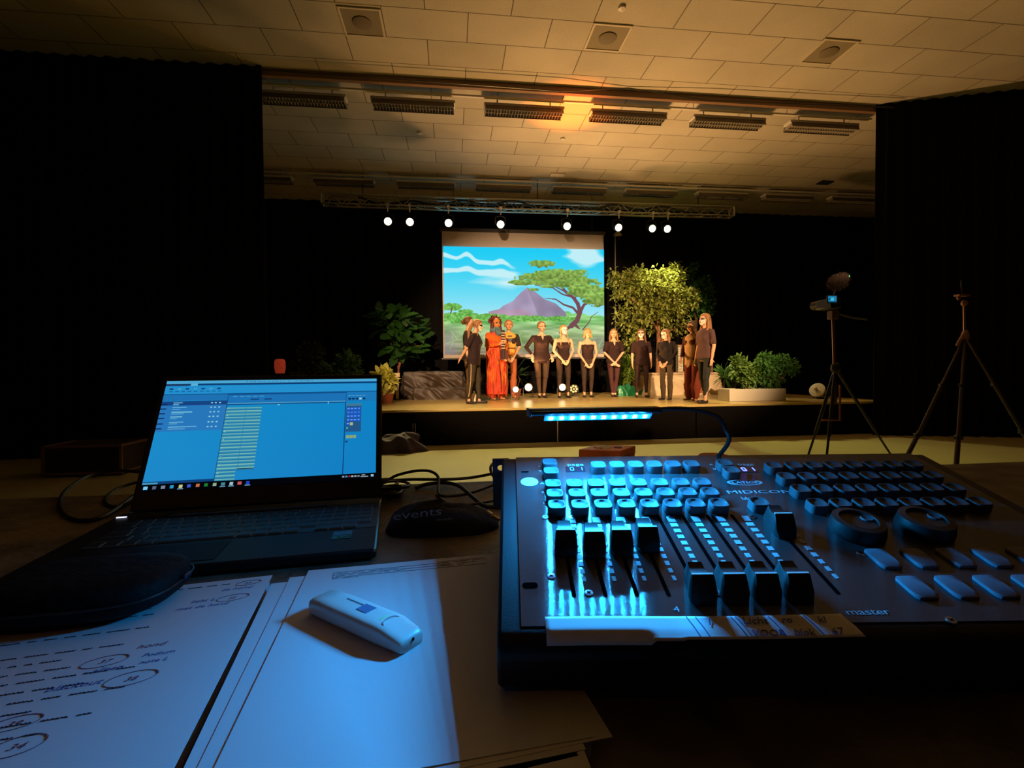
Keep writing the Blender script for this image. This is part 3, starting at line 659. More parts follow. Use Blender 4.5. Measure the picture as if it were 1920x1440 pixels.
heap('cloth_bundle', 'dark bundle with a purple-grey cloth on the hall floor against the stage skirt', 700, 792, 850, 815, 7.55, mat('purple cloth', (.06, .045, .11), .7, bump=.4, bscale=9), 2, 'bundle', z=0)
heap('jute_sack', 'small beige sack at the left of the pale draped table', 1186, 1206, 740, 706, 12.45, mat('sack', (.4, .3, .2), .8, bump=.4, bscale=9), 6, 'sack')

# footlights
for i, (fx, fy, fr, fz) in enumerate(FOOT):
    r = empty('footlight', (fx, fy, ZS), 'glaring warm footlight on the stage floor, %s of the three' % ('leftmost', 'middle', 'rightmost')[i], 'footlight', 'glaring footlights')
    Rx = Matrix.Rotation(rad(90-8), 3, 'X'); zc = fz
    MB().lathe([(0, -.12), (fr*.7, -.11), (fr, -.02), (fr*1.08, .09), (fr*.96, .09), (fr*.9, .05), (0, .045)], (fx, fy, zc), 20, Rx).build('housing', M_blackmetal, r)
    MB().lathe([(0, .075), (fr*.6, .07), (fr*.88, .06), (0, .055)], (fx, fy, zc), 20, Rx).build('lens', emat('footlight lens', (1, .72, .42), 9), r)
    mb = MB(); mb.tube([(fx-fr*1.25, fy, zc), (fx-fr*1.25, fy, ZS+.01), (fx+fr*1.25, fy, ZS+.01), (fx+fr*1.25, fy, zc)], .01, 6); mb.build('bracket', M_blackmetal, r)
fx = at(1075, 729, Y=11.5).x; zc = at(1075, 729, Y=11.5).z
r = empty('led_ring_light', (fx, 11.5, ZS), 'small round stage lamp with a flower-like ring of amber LEDs', 'lamp')
Rx = Matrix.Rotation(rad(90), 3, 'X')
MB().lathe([(0, -.08), (.08, -.08), (.115, .0), (.115, .05), (0, .045)], (fx, 11.5, zc), 20, Rx).build('housing', M_blackmetal, r)
mb = MB()
for k in range(7):
    a = k*2*math.pi/7; mb.ell((fx+.07*math.cos(a), 11.5-.055, zc+.07*math.sin(a)), (.026, .01, .026), n=10, m=6)
mb.ell((fx, 11.445, zc), (.022, .01, .022), n=10, m=6); mb.build('led_cluster', emat('amber led', (1, .66, .2), 1.6), r)
mb = MB(); mb.tube([(fx-.13, 11.5, zc), (fx-.13, 11.5, ZS+.01), (fx+.13, 11.5, ZS+.01), (fx+.13, 11.5, zc)], .01, 6); mb.build('bracket', M_blackmetal, r)

# white moving light at the right end of the stage
p = at(1534, 748, z=ZS); Y = p.y
r = empty('white_floor_lamp', (p.x, Y, ZS), 'white tilted wash light lying on the right end of the stage', 'floor lamp')
zc = at(1536, 733, Y=Y).z; k = Y/920
RR = Matrix.Rotation(rad(-60), 3, 'Y') @ Matrix.Rotation(rad(25), 3, 'X')
MB().lathe([(0, -.10), (.07, -.1), (.12, -.04), (.145, .03), (.145, .06), (.12, .07), (0, .06)], (p.x, Y, zc), 24, RR).build('head', mat('lamp white', (.75, .7, .6), .4), r)
MB().ell((p.x-.085, Y-.03, zc+.045), (.035, .035, .04)).build('knob', mat('lamp white', (.75, .7, .6), .4), r)
mb = MB(); mb.ell((p.x+.03, Y-.14, zc-.05), (.012, .008, .012), n=8, m=5); mb.ell((p.x+.07, Y-.12, zc+.05), (.01, .012, .01), n=8, m=5); mb.build('bolt', M_blackpl, r)
MB().box((p.x+.02, Y, ZS+.02), (.22, .12, .04)).build('base', M_blackpl, r, bevel=.01)
mb = MB(); mb.tube([(p.x-.05, Y-.05, ZS+.012), (p.x-.3, Y-.1, ZS+.012), (p.x-.55, Y+.1, ZS+.012), (p.x-.6, Y+.6, ZS+.012)], .01, 6)
tag(mb.build('white_cable', M_white), 'white cable lying on the stage boards left of the white wash light', 'cable')
# bottle
p = at(889, 755, z=ZS)
r = empty('water_bottle', (p.x, p.y, ZS), 'small white bottle standing on the stage floor before the leftmost pair', 'bottle')
MB().lathe([(0, 0), (.038, 0), (.04, .01), (.04, .15), (.03, .18), (.016, .19), (.016, .2), (0, .2)], (p.x, p.y, ZS)).build('body', mat('bottle white', (.85, .78, .66), .4), r)
MB().lathe([(0, 0), (.02, 0), (.02, .03), (0, .03)], (p.x, p.y, ZS+.195)).build('cap', M_white, r)

# ---------------------------------------------------------------- people
SK = {'fair': (.70, .40, .25), 'tan': (.58, .29, .14), 'brown': (.36, .18, .09)}
M_eye = mat('eye dark', (.02, .012, .01), .3); M_eyew = mat('eye white', (.7, .65, .6), .4); M_lip = mat('lips', (.38, .07, .05), .5)
M_shoe = mat('black shoe', (.018, .014, .012), .5)
M_paintw = mat('white face paint', (.85, .80, .72), .7); M_paintb = mat('dark face paint', (.03, .02, .02), .7)
HAIR = {'brown': (.13, .05, .02), 'dark': (.05, .022, .012), 'blond': (.50, .28, .09), 'light': (.30, .14, .05), 'maroon': (.11, .010, .012)}

def person(label, px, pyf, top, yaw, skin='fair', hair='brown', hairkind='long', sleeves=.42, shirt=(.035, .018, .016), pants=(.05, .028, .02), shirt_kind='tee',
           arms=('clasp', 'clasp'), stance=.05, head=(0, 0), bulk=1.06, paint=None, hem=.50, flare=1.0, ankle=.07, group=None, robe=None, vest=None, shoes=True, legoff=(0, 0), lean=0, glasses=False):
    f = at(px, pyf, z=ZS); Hh = at(px, top, Y=f.y).z-ZS
    r = empty('person', (f.x, f.y, ZS), label, 'person', group, rz=rad(yaw))
    h = Hh; B = bulk
    def q(x, y, z): return V((x*h, (y-lean*max(0, z-.5))*h, z*h))
    MS = mat('skin '+skin, SK[skin], .5, spec=.35)
    # joints
    hip = {s: q(s*.052*B, 0, .50) for s in (-1, 1)}
    an = {-1: q(-stance+legoff[0], legoff[1], .045), 1: q(stance+legoff[0]*-1, -legoff[1], .045)}
    kn = {s: (hip[s]+an[s])/2+q(s*.006, -.014, .012)*1.0 for s in (-1, 1)}
    for s in (-1, 1): kn[s] = (hip[s]+an[s])*.5 + V((s*.004*h, -.014*h, .01*h))
    sh = {s: q(s*.098*B, .004, .788) for s in (-1, 1)}
    PO = {'clasp': lambda s: ((s*.138, .0, .655), (s*.045, -.10, .52), (-s*.55, -.25, -.85)),
          'low': lambda s: ((s*.135, .0, .65), (s*.052, -.085, .495), (-s*.5, -.2, -.9)),
          'cross': lambda s: ((s*.138, .0, .655), (s*.012, -.10, .515 if s > 0 else .50), (-s*.7, -.1, -.6)),
          'side': lambda s: ((s*.128, .012, .64), (s*.137, -.02, .495), (0, -.12, -1)),
          'hip': lambda s: ((s*.19, .03, .665), (s*.125, -.035, .545), (s*.25, -.25, -1)),
          'back': lambda s: ((s*.125, .06, .66), (s*.06, .15, .535), (-s*.5, .5, -.6)),
          'hold': lambda s: ((s*.135, -.02, .66), (s*.035, -.15, .67), (-s*.6, -.3, .45)),
          'fwd': lambda s: ((s*.12, -.03, .65), (s*.07, -.12, .535), (-s*.3, -.5, -.7))}
    body = MB()
    # head, neck, torso
    hy, hp = head; Rh = Matrix.Rotation(rad(hy), 3, 'Z') @ Matrix.Rotation(rad(hp), 3, 'X')
    nb = q(0, .008, .845); hc = q(0, -.008, .93); piv = q(0, .005, .875)
    def hd(x, y, z): return piv + Rh @ (hc-piv+V((x, y, z))*h)
    body.ell(hd(0, .004, .012), (.046*h, .055*h, .056*h), Rh); body.ell(hd(0, -.012, -.018), (.037*h, .042*h, .045*h), Rh)
    body.ell(hd(0, -.026, -.045), (.018*h, .018*h, .016*h), Rh)
    body.cone(hd(0, -.052, .006), .006*h, hd(0, -.064, -.012), .0085*h)                      # nose
    for s in (-1, 1): body.ell(hd(s*.047, .006, -.002), (.006*h, .012*h, .017*h), Rh, 10, 7); body.ell(hd(s*.022, -.035, -.018), (.017*h, .014*h, .015*h), Rh, 10, 7)
    body.cone(nb-V((0, 0, .02*h)), .030*h, hd(0, .008, -.035), .026*h)
    tor = [((0, 0, .47), .060, .05), ((0, .002, .50), .092, .064), ((0, .004, .535), .094, .064), ((0, 0, .60), .076, .053), ((0, -.002, .65), .072, .052), ((0, -.006, .71), .082, .062), ((0, -.002, .755), .092, .060), ((0, .002, .79), .092, .048), ((0, .005, .815), .070, .038), ((0, .007, .832), .044, .030), ((0, .008, .85), .03, .028)]
    body.loft([(q(*c), a*h*B, b*h*(.5+.5*B)) for c, a, b in tor])
    for s in (-1, 1): body.ell(q(s*.038, -.045, .725), (.034*h, .03*h, .034*h))
    hands = {}; limb = {}
    for s, a in zip((-1, 1), arms):
        e, w, hdv = PO[a](s); e, w = q(*e), q(*w); hv = V(hdv).normalized(); limb[s] = (sh[s], e, w)
        if a in ('side', 'hip'): e.x *= (.6+.4*B); 
        body.cone(sh[s], .032*h, (sh[s]+e)/2, .026*h); body.cone((sh[s]+e)/2, .026*h, e, .021*h); body.cone(e, .021*h, (e*.6+w*.4), .020*h); body.cone((e*.6+w*.4), .020*h, w, .0135*h)
        # hand: palm, four fingers, thumb
        fwd = V((0, -1, 0)) if abs(hv.y) < .8 else V((0, 0, 1))
        side = hv.cross(V((s, 0, 0)) if a == 'side' else fwd).normalized(); nrm = side.cross(hv).normalized()
        if a == 'side': side = V((0, -1, 0)); side = (side-hv*side.dot(hv)).normalized(); nrm = hv.cross(side).normalized()
        pc = w+hv*.026*h
        Rp = Matrix((side, nrm, hv)).transposed()
        body.ell(pc, (.021*h, .011*h, .031*h), Rp, 12, 8)
        for k, (o, L) in enumerate(((-.0155, .034), (-.005, .042), (.0055, .040), (.015, .031))):
            k0 = pc+side*o*h+hv*.022*h; k1 = k0+(hv*.9+V((-s*.25, 0, 0)))*L*h*.5; k2 = k1+(hv*.8+V((-s*.5, .1, 0)))*L*h*.5
            body.cone(k0, .0056*h, k1, .0052*h, 8); body.cone(k1, .0052*h, k2, .0042*h, 8)
        th = -1 if a != 'side' else 1
        t0 = pc+side*th*-.016*h-hv*.008*h; body.cone(t0, .0065*h, t0+(side*-th*.7+hv*.7).normalized()*.03*h, .0048*h, 8)
    for s in (-1, 1):
        body.cone(hip[s], .046*h*B, kn[s], .030*h*B); body.cone(kn[s], .030*h, kn[s]*.62+an[s]*.38+V((0, .008*h, 0)), .0285*h); body.cone(kn[s]*.62+an[s]*.38+V((0, .008*h, 0)), .0285*h, an[s], .018*h)
        tip = an[s]+V((s*.014*h, -.075*h, -.026*h)); body.cone(an[s]+V((0, .014*h, -.026*h)), .018*h, tip, .015*h)
    bake(body.build('body', MS, r, local=True), .0085*h/1.6, 2)
    # shirt
    MT = mat('shirt %s' % (shirt,), shirt, .85, spec=.2, var=.12, scale=9)
    t = MB(); up = {'tee': .836, 'vneck': .812, 'cami': .765}[shirt_kind]
    sec = [(c, a, b) for c, a, b in tor if hem+.01 < c[2] < up]
    def tw_(z):
        for i in range(len(tor)-1):
            if tor[i][0][2] <= z <= tor[i+1][0][2]:
                k = (z-tor[i][0][2])/(tor[i+1][0][2]-tor[i][0][2]); return tor[i][1]*(1-k)+tor[i+1][1]*k, tor[i][2]*(1-k)+tor[i+1][2]*k
        return tor[1][1], tor[1][2]
    a0, b0 = tw_(max(hem, .475)); a1, b1 = tw_(up)
    loose = 1.0 if shirt_kind == 'cami' else 1.35
    sec = [((0, 0, hem), max(a0, .085), max(b0, .058))]+sec+[((0, 0, up), a1, b1)]
    t.loft([(q(*c), (a*B+.0065*loose+(.006*(loose-1)*3 if c[2] < .68 else 0))*h, (b*(.5+.5*B)+.007*loose)*h) for c, a, b in sec], 28)
    for s in (-1, 1): t.ell(q(s*.038, -.047, .724), (.045*h, .038*h, .043*h))
    if shirt_kind == 'cami':
        for s in (-1, 1): t.tube([q(s*.045, -.05, .755), q(s*.048, -.035, .80), q(s*.046, .0, .832), q(s*.045, .035, .80), q(s*.04, .05, .75)], .0045*h, 6)
    elif sleeves:
        for s in (-1, 1):
            a, e, w = limb[s]; fr = sleeves
            t.cone(q(s*.045*B, .004, .795), .033*h, a, .034*h)
            if fr <= .5: t.cone(a, .035*h, a+(e-a)*fr*2*.9, .034*h)
            else:
                t.cone(a, .036*h, e, .0265*h); t.cone(e, .0265*h, e+(w-e)*(fr-.5)*2, .0205*h)
    bake(t.build('shirt', MT, r, local=True), .010*h/1.6, 3)
    if shirt_kind == 'vneck':
        t = MB(); t.cone(q(0, -.034, .815), .020*h, q(0, -.052*(.5+.5*B), .790), .015*h); t.cone(q(0, -.052*(.5+.5*B), .790), .015*h, q(0, -.066*(.5+.5*B), .762), .005*h)
        t.build('neckline', MS, r, local=True)
    # trousers
    MP = mat('trousers %s' % (pants,), pants, .8, spec=.25, var=.12, scale=9)
    t = MB(); t.loft([(q(0, 0, .475), .085*h*B, .058*h), (q(0, .002, .50), .099*h*B, .069*h), (q(0, .004, .53), .100*h*B, .069*h), (q(0, 0, .575), .088*h*B, .06*h)], 24)
    for s in (-1, 1):
        en = an[s]+V((0, 0, (ankle-.045)*h)); mid = kn[s]*.62+an[s]*.38+V((0, .008*h, 0))
        t.cone(hip[s], .051*h*B, kn[s], .034*h*B*(.8+.2*flare)); t.cone(kn[s], .034*h*(.8+.2*flare), mid, .0325*h*flare); t.cone(mid, .0325*h*flare, en, .023*h*flare)
    bake(t.build('trousers', MP, r, local=True), .010*h/1.6, 3)
    if shoes:
        for s in (-1, 1):
            t = MB(); tip = an[s]+V((s*.015*h, -.083*h, -.028*h)); t.cone(an[s]+V((0, .018*h, -.026*h)), .0205*h, tip, .0165*h); t.box((an[s]+tip)/2+V((0, .005*h, -.017*h)), (.030*h, .10*h, .008*h))
            o = bake(t.build('shoe', M_shoe, r, local=True), .008, 1)
    # hair
    MH = mat('hair '+hair, HAIR[hair], .55, spec=.5, bump=.6, bscale=45)
    t = MB()
    if hairkind != 'wig':
        t.ell(hd(0, .018, .024), (.053*h, .054*h, .054*h), Rh); t.ell(hd(0, .008, .045), (.046*h, .048*h, .032*h), Rh)
        for s in (-1, 1): t.cone(hd(s*.043, -.012, .03), .013*h, hd(s*.049, .012, -.01), .012*h)
    if hairkind == 'long':
        for s in (-1, 1):
            t.cone(hd(s*.046, .008, .0), .016*h, hd(s*.055, .012, -.06), .016*h); t.cone(hd(s*.055, .012, -.06), .016*h, q(s*.062, -.035, .765), .014*h); t.cone(q(s*.062, -.035, .765), .014*h, q(s*.055, -.062, .70), .009*h)
        t.cone(hd(0, .05, .0), .036*h, q(0, .055, .80), .036*h); t.cone(q(0, .055, .80), .036*h, q(0, .075, .70), .02*h)
    elif hairkind == 'bob':
        for s in (-1, 1): t.cone(hd(s*.045, .0, .02), .016*h, hd(s*.052, -.004, -.055), .016*h)
        t.cone(hd(0, .045, .01), .036*h, hd(0, .045, -.05), .034*h)
        t.ell(hd(0, -.038, .042), (.035*h, .016*h, .016*h), Rh)
    elif hairkind == 'braids':
        for s in (-1, 1):
            p0 = hd(s*.046, .0, -.01); pts = [p0, hd(s*.052, -.01, -.06), q(s*.055, -.06, .765), q(s*.055, -.075, .71)]
            for i in range(3):
                for k in range(3): u = k/3; c = pts[i]*(1-u)+pts[i+1]*u; t.ell(c, (.012*h, .012*h, .014*h), n=10, m=6)
    elif hairkind == 'bun':
        t.ell(hd(0, .07, .01), (.026*h, .026*h, .028*h), Rh)
    elif hairkind == 'pony':
        t.cone(hd(0, .065, .01), .022*h, q(0, .085, .86), .022*h); t.cone(q(0, .085, .86), .022*h, q(0, .08, .76), .012*h)
        t.cone(hd(-.04, -.0, 0), .010*h, q(-.055, -.04, .80), .008*h)
    elif hairkind == 'wig':
        for k in range(60):
            d = rdir(.1)
            if d.y < -.35 and d.z < .55: continue
            c = hd(d.x*.055, .02+d.y*.05, .02+d.z*.062); t.cone(c, .019*h, c+d*.03*h, .006*h, 8)
        t.ell(hd(0, .022, .012), (.058*h, .055*h, .066*h), Rh); t.cone(hd(0, .05, -.02), .05*h, q(0, .06, .80), .045*h)
        for s in (-1, 1): t.cone(hd(s*.05, .0, .0), .02*h, q(s*.06, -.01, .83), .025*h)
    bake(t.build('hair', MH, r, local=True), .0075, 1)
    # face
    for s in (-1, 1):
        MB().ell(hd(s*.019, -.0475, .004), (.0085*h, .0045*h, .0048*h), Rh, 10, 6).build('eye', M_eye, r, local=True)
    MB().ell(hd(0, -.0565, -.031), (.012*h, .004*h, .0045*h), Rh, 10, 6).build('mouth', M_lip, r, local=True)
    mb = MB()
    for s in (-1, 1): mb.cone(hd(s*.009, -.052, .018), .0022*h, hd(s*.03, -.044, .019), .0018*h, 8)
    mb.build('eyebrows', MH, r, local=True)
    if paint:
        def shell(nm, m, pred, k):
            vs = []; fs = []; idx = {}
            n1, n2 = 26, 22
            for i in range(n1+1):
                for j in range(n2+1):
                    az = rad(-80+160*i/n1); el = rad(-62+124*j/n2)
                    d = V((math.sin(az)*math.cos(el), -math.cos(az)*math.cos(el), math.sin(el)))
                    # surface: front of the skull/jaw ellipsoids
                    best = 0
                    for c, rr in (((0, .004, .012), (.046, .055, .056)), ((0, -.012, -.018), (.037, .042, .045))):
                        o = V((0, -.005, -.003))-V(c); A = sum((d[a]/rr[a])**2 for a in range(3)); Bq = 2*sum(d[a]*o[a]/rr[a]**2 for a in range(3)); Cq = sum((o[a]/rr[a])**2 for a in range(3))-1
                        D = Bq*Bq-4*A*Cq
                        if D > 0: best = max(best, (-Bq+math.sqrt(D))/(2*A))
                    p = V((0, -.005, -.003))+d*(best+k); vs.append(hd(*p)); idx[i, j] = len(vs)-1
            for i in range(n1):
                for j in range(n2):
                    u, w = -1+2*(i+.5)/n1, -1+2*(j+.5)/n2
                    if pred(u, w): fs.append((idx[i, j], idx[i+1, j], idx[i+1, j+1], idx[i, j+1]))
            o = MB().add(vs, fs).build(nm, m, r, local=True); so = o.modifiers.new('s', 'SOLIDIFY'); so.thickness = .0015
        if paint == 'half':
            shell('face_paint', M_paintw, lambda u, w: (abs(u) < .75 and -.75 < w < .05 and abs(u) > .12) or (w < -.45 and abs(u) < .5), .0035)
            shell('face_paint', M_paintb, lambda u, w: .05 < w < .32 and .12 < abs(u) < .8, .0032)
        elif paint == 'full':
            shell('face_paint', M_paintw, lambda u, w: abs(u) < .8 and -.9 < w < .72 and not (.02 < w < .26 and .14 < abs(u) < .5), .0035)
        elif paint == 'orange':
            shell('face_paint', mat('orange face paint', (.62, .22, .03), .7), lambda u, w: abs(u) < .8, .0035)
            shell('face_paint', M_paintb, lambda u, w: .0 < w < .28 and .1 < abs(u) < .5, .0042)
    if glasses:
        mb = MB()
        for s in (-1, 1):
            mb.tube([hd(s*.02+.012*math.cos(a*math.pi/5), -.060, .003+.010*math.sin(a*math.pi/5)) for a in range(11)], .0012*h, 5)
            mb.tube([hd(s*.032, -.058, .004), hd(s*.05, .0, .004)], .0012*h, 5)
        mb.build('glasses', M_blackpl, r, local=True)
    return r, q, hd, h, Rh

TEE = (.032, .015, .014); LEG = (.045, .026, .017)
person('person in a black tee half hidden behind the leftmost person', 880, 753, 594, 78, hair='brown', hairkind='bun', arms=('side', 'clasp'), shirt=(.03, .018, .02), pants=(.10, .055, .02))
r, q, hd, h, Rh = person('leftmost person in a black tee, in profile, one arm behind the back', 889, 757, 599, 72, hair='light', hairkind='pony', bulk=1.2, arms=('back', 'side'), shirt=(.030, .016, .018), pants=(.045, .035, .022), head=(8, 14), paint='half', hem=.46, legoff=(.0, .05), lean=.08, sleeves=.42)
MB().tube([q(-.117, .0, .50), q(-.112, .0, .42), q(-.098, .01, .28), q(-.082, .03, .16), q(-.073, .045, .09)], .0045*h, 6).build('side_stripe', mat('pale stripe', (.6, .42, .25), .7), r, local=True)
r, q, hd, h, Rh = person('person in a red-orange fringed robe and bushy maroon wig', 931, 750, 596, 24, skin='tan', hair='maroon', hairkind='wig', arms=('hold', 'fwd'), shirt=(.62, .13, .02), pants=(.55, .075, .02), sleeves=.92, shirt_kind='tee', hem=.40, flare=1.9, ankle=.06, paint='orange', shoes=False, bulk=1.08)
M_or1, M_or2, M_or3 = mat('fringe orange', (.75, .20, .03), .8), mat('fringe red', (.60, .05, .015), .8), mat('fringe rust', (.36, .07, .02), .8)
random.seed(9)
t = MB(); t.loft([(q(0, 0, .07), .125*h, .095*h), (q(0, 0, .2), .115*h, .088*h), (q(0, 0, .4), .112*h, .083*h), (q(0, 0, .55), .108*h, .080*h), (q(0, 0, .7), .110*h, .078*h), (q(0, 0, .80), .100*h, .058*h), (q(0, 0, .835), .06*h, .042*h)], 28)
bake(t.build('robe', mat('robe red orange', (.70, .065, .025), .8, var=.35, scale=7), r, local=True), .012, 2)
for nm, m, n, zr in (('fringe', M_or1, 90, (.30, .8)), ('fringe', M_or2, 90, (.12, .7)), ('fringe', M_or3, 50, (.1, .75))):
    mb = MB()
    for _ in range(n):
        a = random.uniform(0, 2*math.pi); z = random.uniform(*zr); L = random.uniform(.08, .17)
        k = .120; x, y = math.cos(a)*k, math.sin(a)*k*.76; dx = V((-math.sin(a), math.cos(a), 0))
        z2 = max(z-L, .03); mb.tube([q(x*.94, y*.94, z), q(x*1.04, y*1.04, (z+z2)/2), q(x*1.08, y*1.08, z2)], [.004*h, .007*h, .002*h], 4)
    mb.build(nm, m, r, local=True)
t = MB(); t.cone(hd(0, -.02, -.06), .034*h, q(0, -.06, .82), .045*h); t.cone(hd(-.04, .01, -.05), .03*h, q(-.06, -.01, .84), .03*h)
bake(t.build('collar', mat('blue grey collar', (.10, .20, .24), .8, var=.4, scale=14), r, local=True), .009, 2)
mb = MB()
for i in range(7): mb.lathe([(0, 0), (.026*h, 0), (.026*h, .010*h), (0, .010*h)], q(.01, -.155, .62+i*.030), 12)
mb.build('striped_prop_bands', mat('pale bands', (.6, .55, .42), .7), r, local=True)
MB().tube([q(.01, -.155, .50), q(.01, -.155, .84)], .022*h, 10).build('held_prop', mat('dark prop', (.04, .025, .025), .7), r, local=True)
MB().box(q(.035, -.14, .545), (.10*h, .03*h, .12*h)).build('belt_bag', mat('bag brown', (.10, .025, .02), .8), r, local=True, bevel=.008)
mb = MB(); mb.tube([q(-.02, -.10, .50), q(-.0, -.115, .3), q(.005, -.11, .1)], .003*h, 5); mb.build('cord', M_blackpl, r, local=True)

r, q, hd, h, Rh = person('person in an orange vest with a round orange basket at the belly', 955, 746, 600, 4, skin='tan', hair='light', hairkind='short', arms=('clasp', 'clasp'), shirt=(.03, .018, .02), pants=(.36, .10, .035), flare=1.5, ankle=.06, shoes=False, head=(0, -4))
t = MB(); t.loft([(q(0, 0, .52), .10*h, .073*h), (q(0, 0, .62), .092*h, .07*h), (q(0, -.004, .72), .098*h, .078*h), (q(0, 0, .80), .10*h, .064*h), (q(0, .004, .838), .06*h, .045*h)], 24)
bake(t.build('vest', mat('orange vest', (.72, .33, .05), .8, var=.2, scale=10), r, local=True), .011, 2)
MB().prism([(-.034*h, 0), (.034*h, 0), (0, -.06*h)], 0, .006*h).build('dark_triangle', M_blackpl, r, local=True).matrix_local = Matrix.Translation(q(0, -.082, .76)) @ Matrix.Rotation(rad(90), 4, 'X')
MB().prism([(-.03*h, .0), (.03*h, .0), (.03*h, .012*h), (-.03*h, .012*h)], 0, .006*h).build('dark_band', M_blackpl, r, local=True).matrix_local = Matrix.Translation(q(0, -.084, .785)) @ Matrix.Rotation(rad(90), 4, 'X')
t = MB(); t.ell(q(0, -.115, .60), (.062*h, .05*h, .055*h)); t.build('basket', mat('orange basket', (.75, .30, .04), .7, var=.4, scale=16), r, local=True)
t = MB(); t.tube([q(.062*math.cos(a*math.pi/8), -.115-.048*math.sin(a*math.pi/8), .632) for a in range(-8, 9)], .006*h, 6); t.build('basket_rim', mat('basket rim', (.12, .03, .02), .7), r, local=True)

person('person in a long-sleeved black v-neck top with glasses, hands on hips', 1016, 746, 603, 6, hair='light', hairkind='bun', arms=('hip', 'hip'), shirt_kind='vneck', sleeves=.86, shirt=TEE, pants=(.075, .042, .024), bulk=1.14, hem=.455, stance=.03, glasses=True, head=(12, 0))
person('person in a black camisole with white face paint and two braids, hands clasped', 1057, 746, 610, 4, hair='blond', hairkind='braids', arms=('clasp', 'clasp'), shirt_kind='cami', sleeves=0, shirt=TEE, pants=LEG, paint='full', hem=.49, head=(14, 0), ankle=.09, stance=.062)
person('person in a cropped black camisole with a blond bob, hands clasped low', 1102, 745, 616, 0, hair='blond', hairkind='bob', arms=('low', 'low'), shirt_kind='cami', sleeves=0, shirt=TEE, pants=LEG, hem=.555, ankle=.09, stance=.05)
person('person in a black v-neck tee with wrists crossed at the screen edge', 1151, 744, 617, -6, hair='light', hairkind='long', arms=('cross', 'cross'), shirt_kind='vneck', shirt=TEE, pants=(.075, .026, .026), hem=.50, stance=.018, head=(-10, 0), bulk=1.04)
person('person in a loose black tee with painted face, arms straight at the sides', 1203, 745, 617, -10, hair='brown', hairkind='long', arms=('side', 'side'), shirt=TEE, pants=(.04, .018, .014), hem=.47, stance=.068, paint='half', head=(-20, 0), bulk=1.05, ankle=.08)
person('person in a black long-sleeve top, head bowed, before the tree trunk', 1250, 750, 617, -52, hair='light', hairkind='long', arms=('clasp', 'clasp'), shirt=(.02, .014, .013), pants=(.075, .05, .025), sleeves=.9, flare=1.35, ankle=.04, paint='full', head=(-14, 14), lean=.03)
r, q, hd, h, Rh = person('person in a tan tabard and brown costume beside the tallest person', 1298, 752, 602, -68, skin='brown', hair='dark', hairkind='bun', arms=('fwd', 'low'), shirt=(.075, .020, .012), pants=(.16, .028, .012), sleeves=.9, flare=2.1, ankle=.07, shoes=False, head=(-4, 6), bulk=1.1)
t = MB(); t.loft([(q(0, -.028, .45), .085*h, .055*h), (q(0, -.026, .58), .08*h, .056*h), (q(0, -.03, .70), .085*h, .055*h), (q(0, -.022, .80), .085*h, .045*h), (q(0, -.01, .835), .05*h, .04*h)], 24)
bake(t.build('tabard', mat('tan tabard', (.40, .24, .10), .85, var=.15, scale=12), r, local=True), .011, 2)
t = MB(); t.loft([(q(.0, .075, .10), .09*h, .035*h), (q(0, .07, .4), .09*h, .035*h), (q(0, .06, .7), .085*h, .035*h), (q(0, .04, .82), .06*h, .03*h)], 20)
bake(t.build('cape', mat('rust cape', (.34, .10, .025), .85, var=.25, scale=10), r, local=True), .011, 2)
person('tallest person at the right end, long hair, facing left in profile', 1322, 756, 588, -80, hair='light', hairkind='long', arms=('side', 'side'), shirt=(.10, .050, .045), pants=(.028, .030, .026), hem=.50, paint='half', ankle=.10, stance=.04, head=(0, 2), legoff=(.0, .03))

# ---------------------------------------------------------------- the control desk
ZT = .972; ZP = .986
def desk_mat():
    m = mat('desk top', (.17, .145, .105), .55, spec=.3, var=.55, scale=14, bump=.25, bscale=120); return m
dk = empty('control_desk', (0, .55, 0), 'waist-high control desk with a mottled grey-brown top, seen from behind it', 'desk')
MB().box((.05, .535, ZT-.015), (2.9, .96, .03)).build('desktop', desk_mat(), dk, bevel=.003)
for x in (-1.33, 1.43):
    for y in (.12, .95): MB().box((x, y, (ZT-.03)/2), (.05, .05, ZT-.03)).build('leg', M_blackmetal, dk, smooth=False)
MB().box((.05, .98, ZT-.25), (2.76, .02, .40)).build('back_panel', M_black, dk, smooth=False)

# laptop ------------------------------------------------------------
ps = rad(6.5); LR = V((math.cos(ps), math.sin(ps), 0)); LB = V((-math.sin(ps), math.cos(ps), 0))
RR = V((-.123, .859, ZT)); DW = .385
def LP(a, b, z): return RR+LR*a-LB*b+V((0, 0, z))         # a: along width (0 right .. -DW left), b: from the rear edge forward
lap = empty('laptop', LP(-DW/2, .13, 0), 'open black laptop with a lit blue software window on its display', 'laptop')
ML = Matrix(((LR.x, LB.x, 0, 0), (LR.y, LB.y, 0, 0), (0, 0, 1, 0), (0, 0, 0, 1)))
RL = ML.to_3x3()
MB().box(LP(-DW/2, .129, .0095), (DW, .258, .012), RL).build('base', mat('laptop deck', (.010, .010, .010), .55, spec=.25), lap, bevel=.003)
mb = MB()
for a in (-.03, -DW+.03):
    for b in (.03, .23): mb.box(LP(a, b, .0018), (.03, .012, .0035), RL)
mb.build('rubber_feet', M_blackpl, lap, smooth=False)
MB().box(LP(-.0015, .129, .0135), (.003, .258, .0035), RL).build('edge_strip', mat('polished edge', (.75, .66, .5), .25, metal=1), lap, smooth=False)
zk = .0155
kb = MB().box(LP(-.178, .111, zk+.0001), (.350, .120, .0006), RL).build('keyboard', mat('keyboard well', (.012, .012, .013), .5), lap, smooth=False)
M_key = mat('key cap', (.012, .012, .013), .5); M_kedge = mat('key edge', (.30, .42, .46), .5)
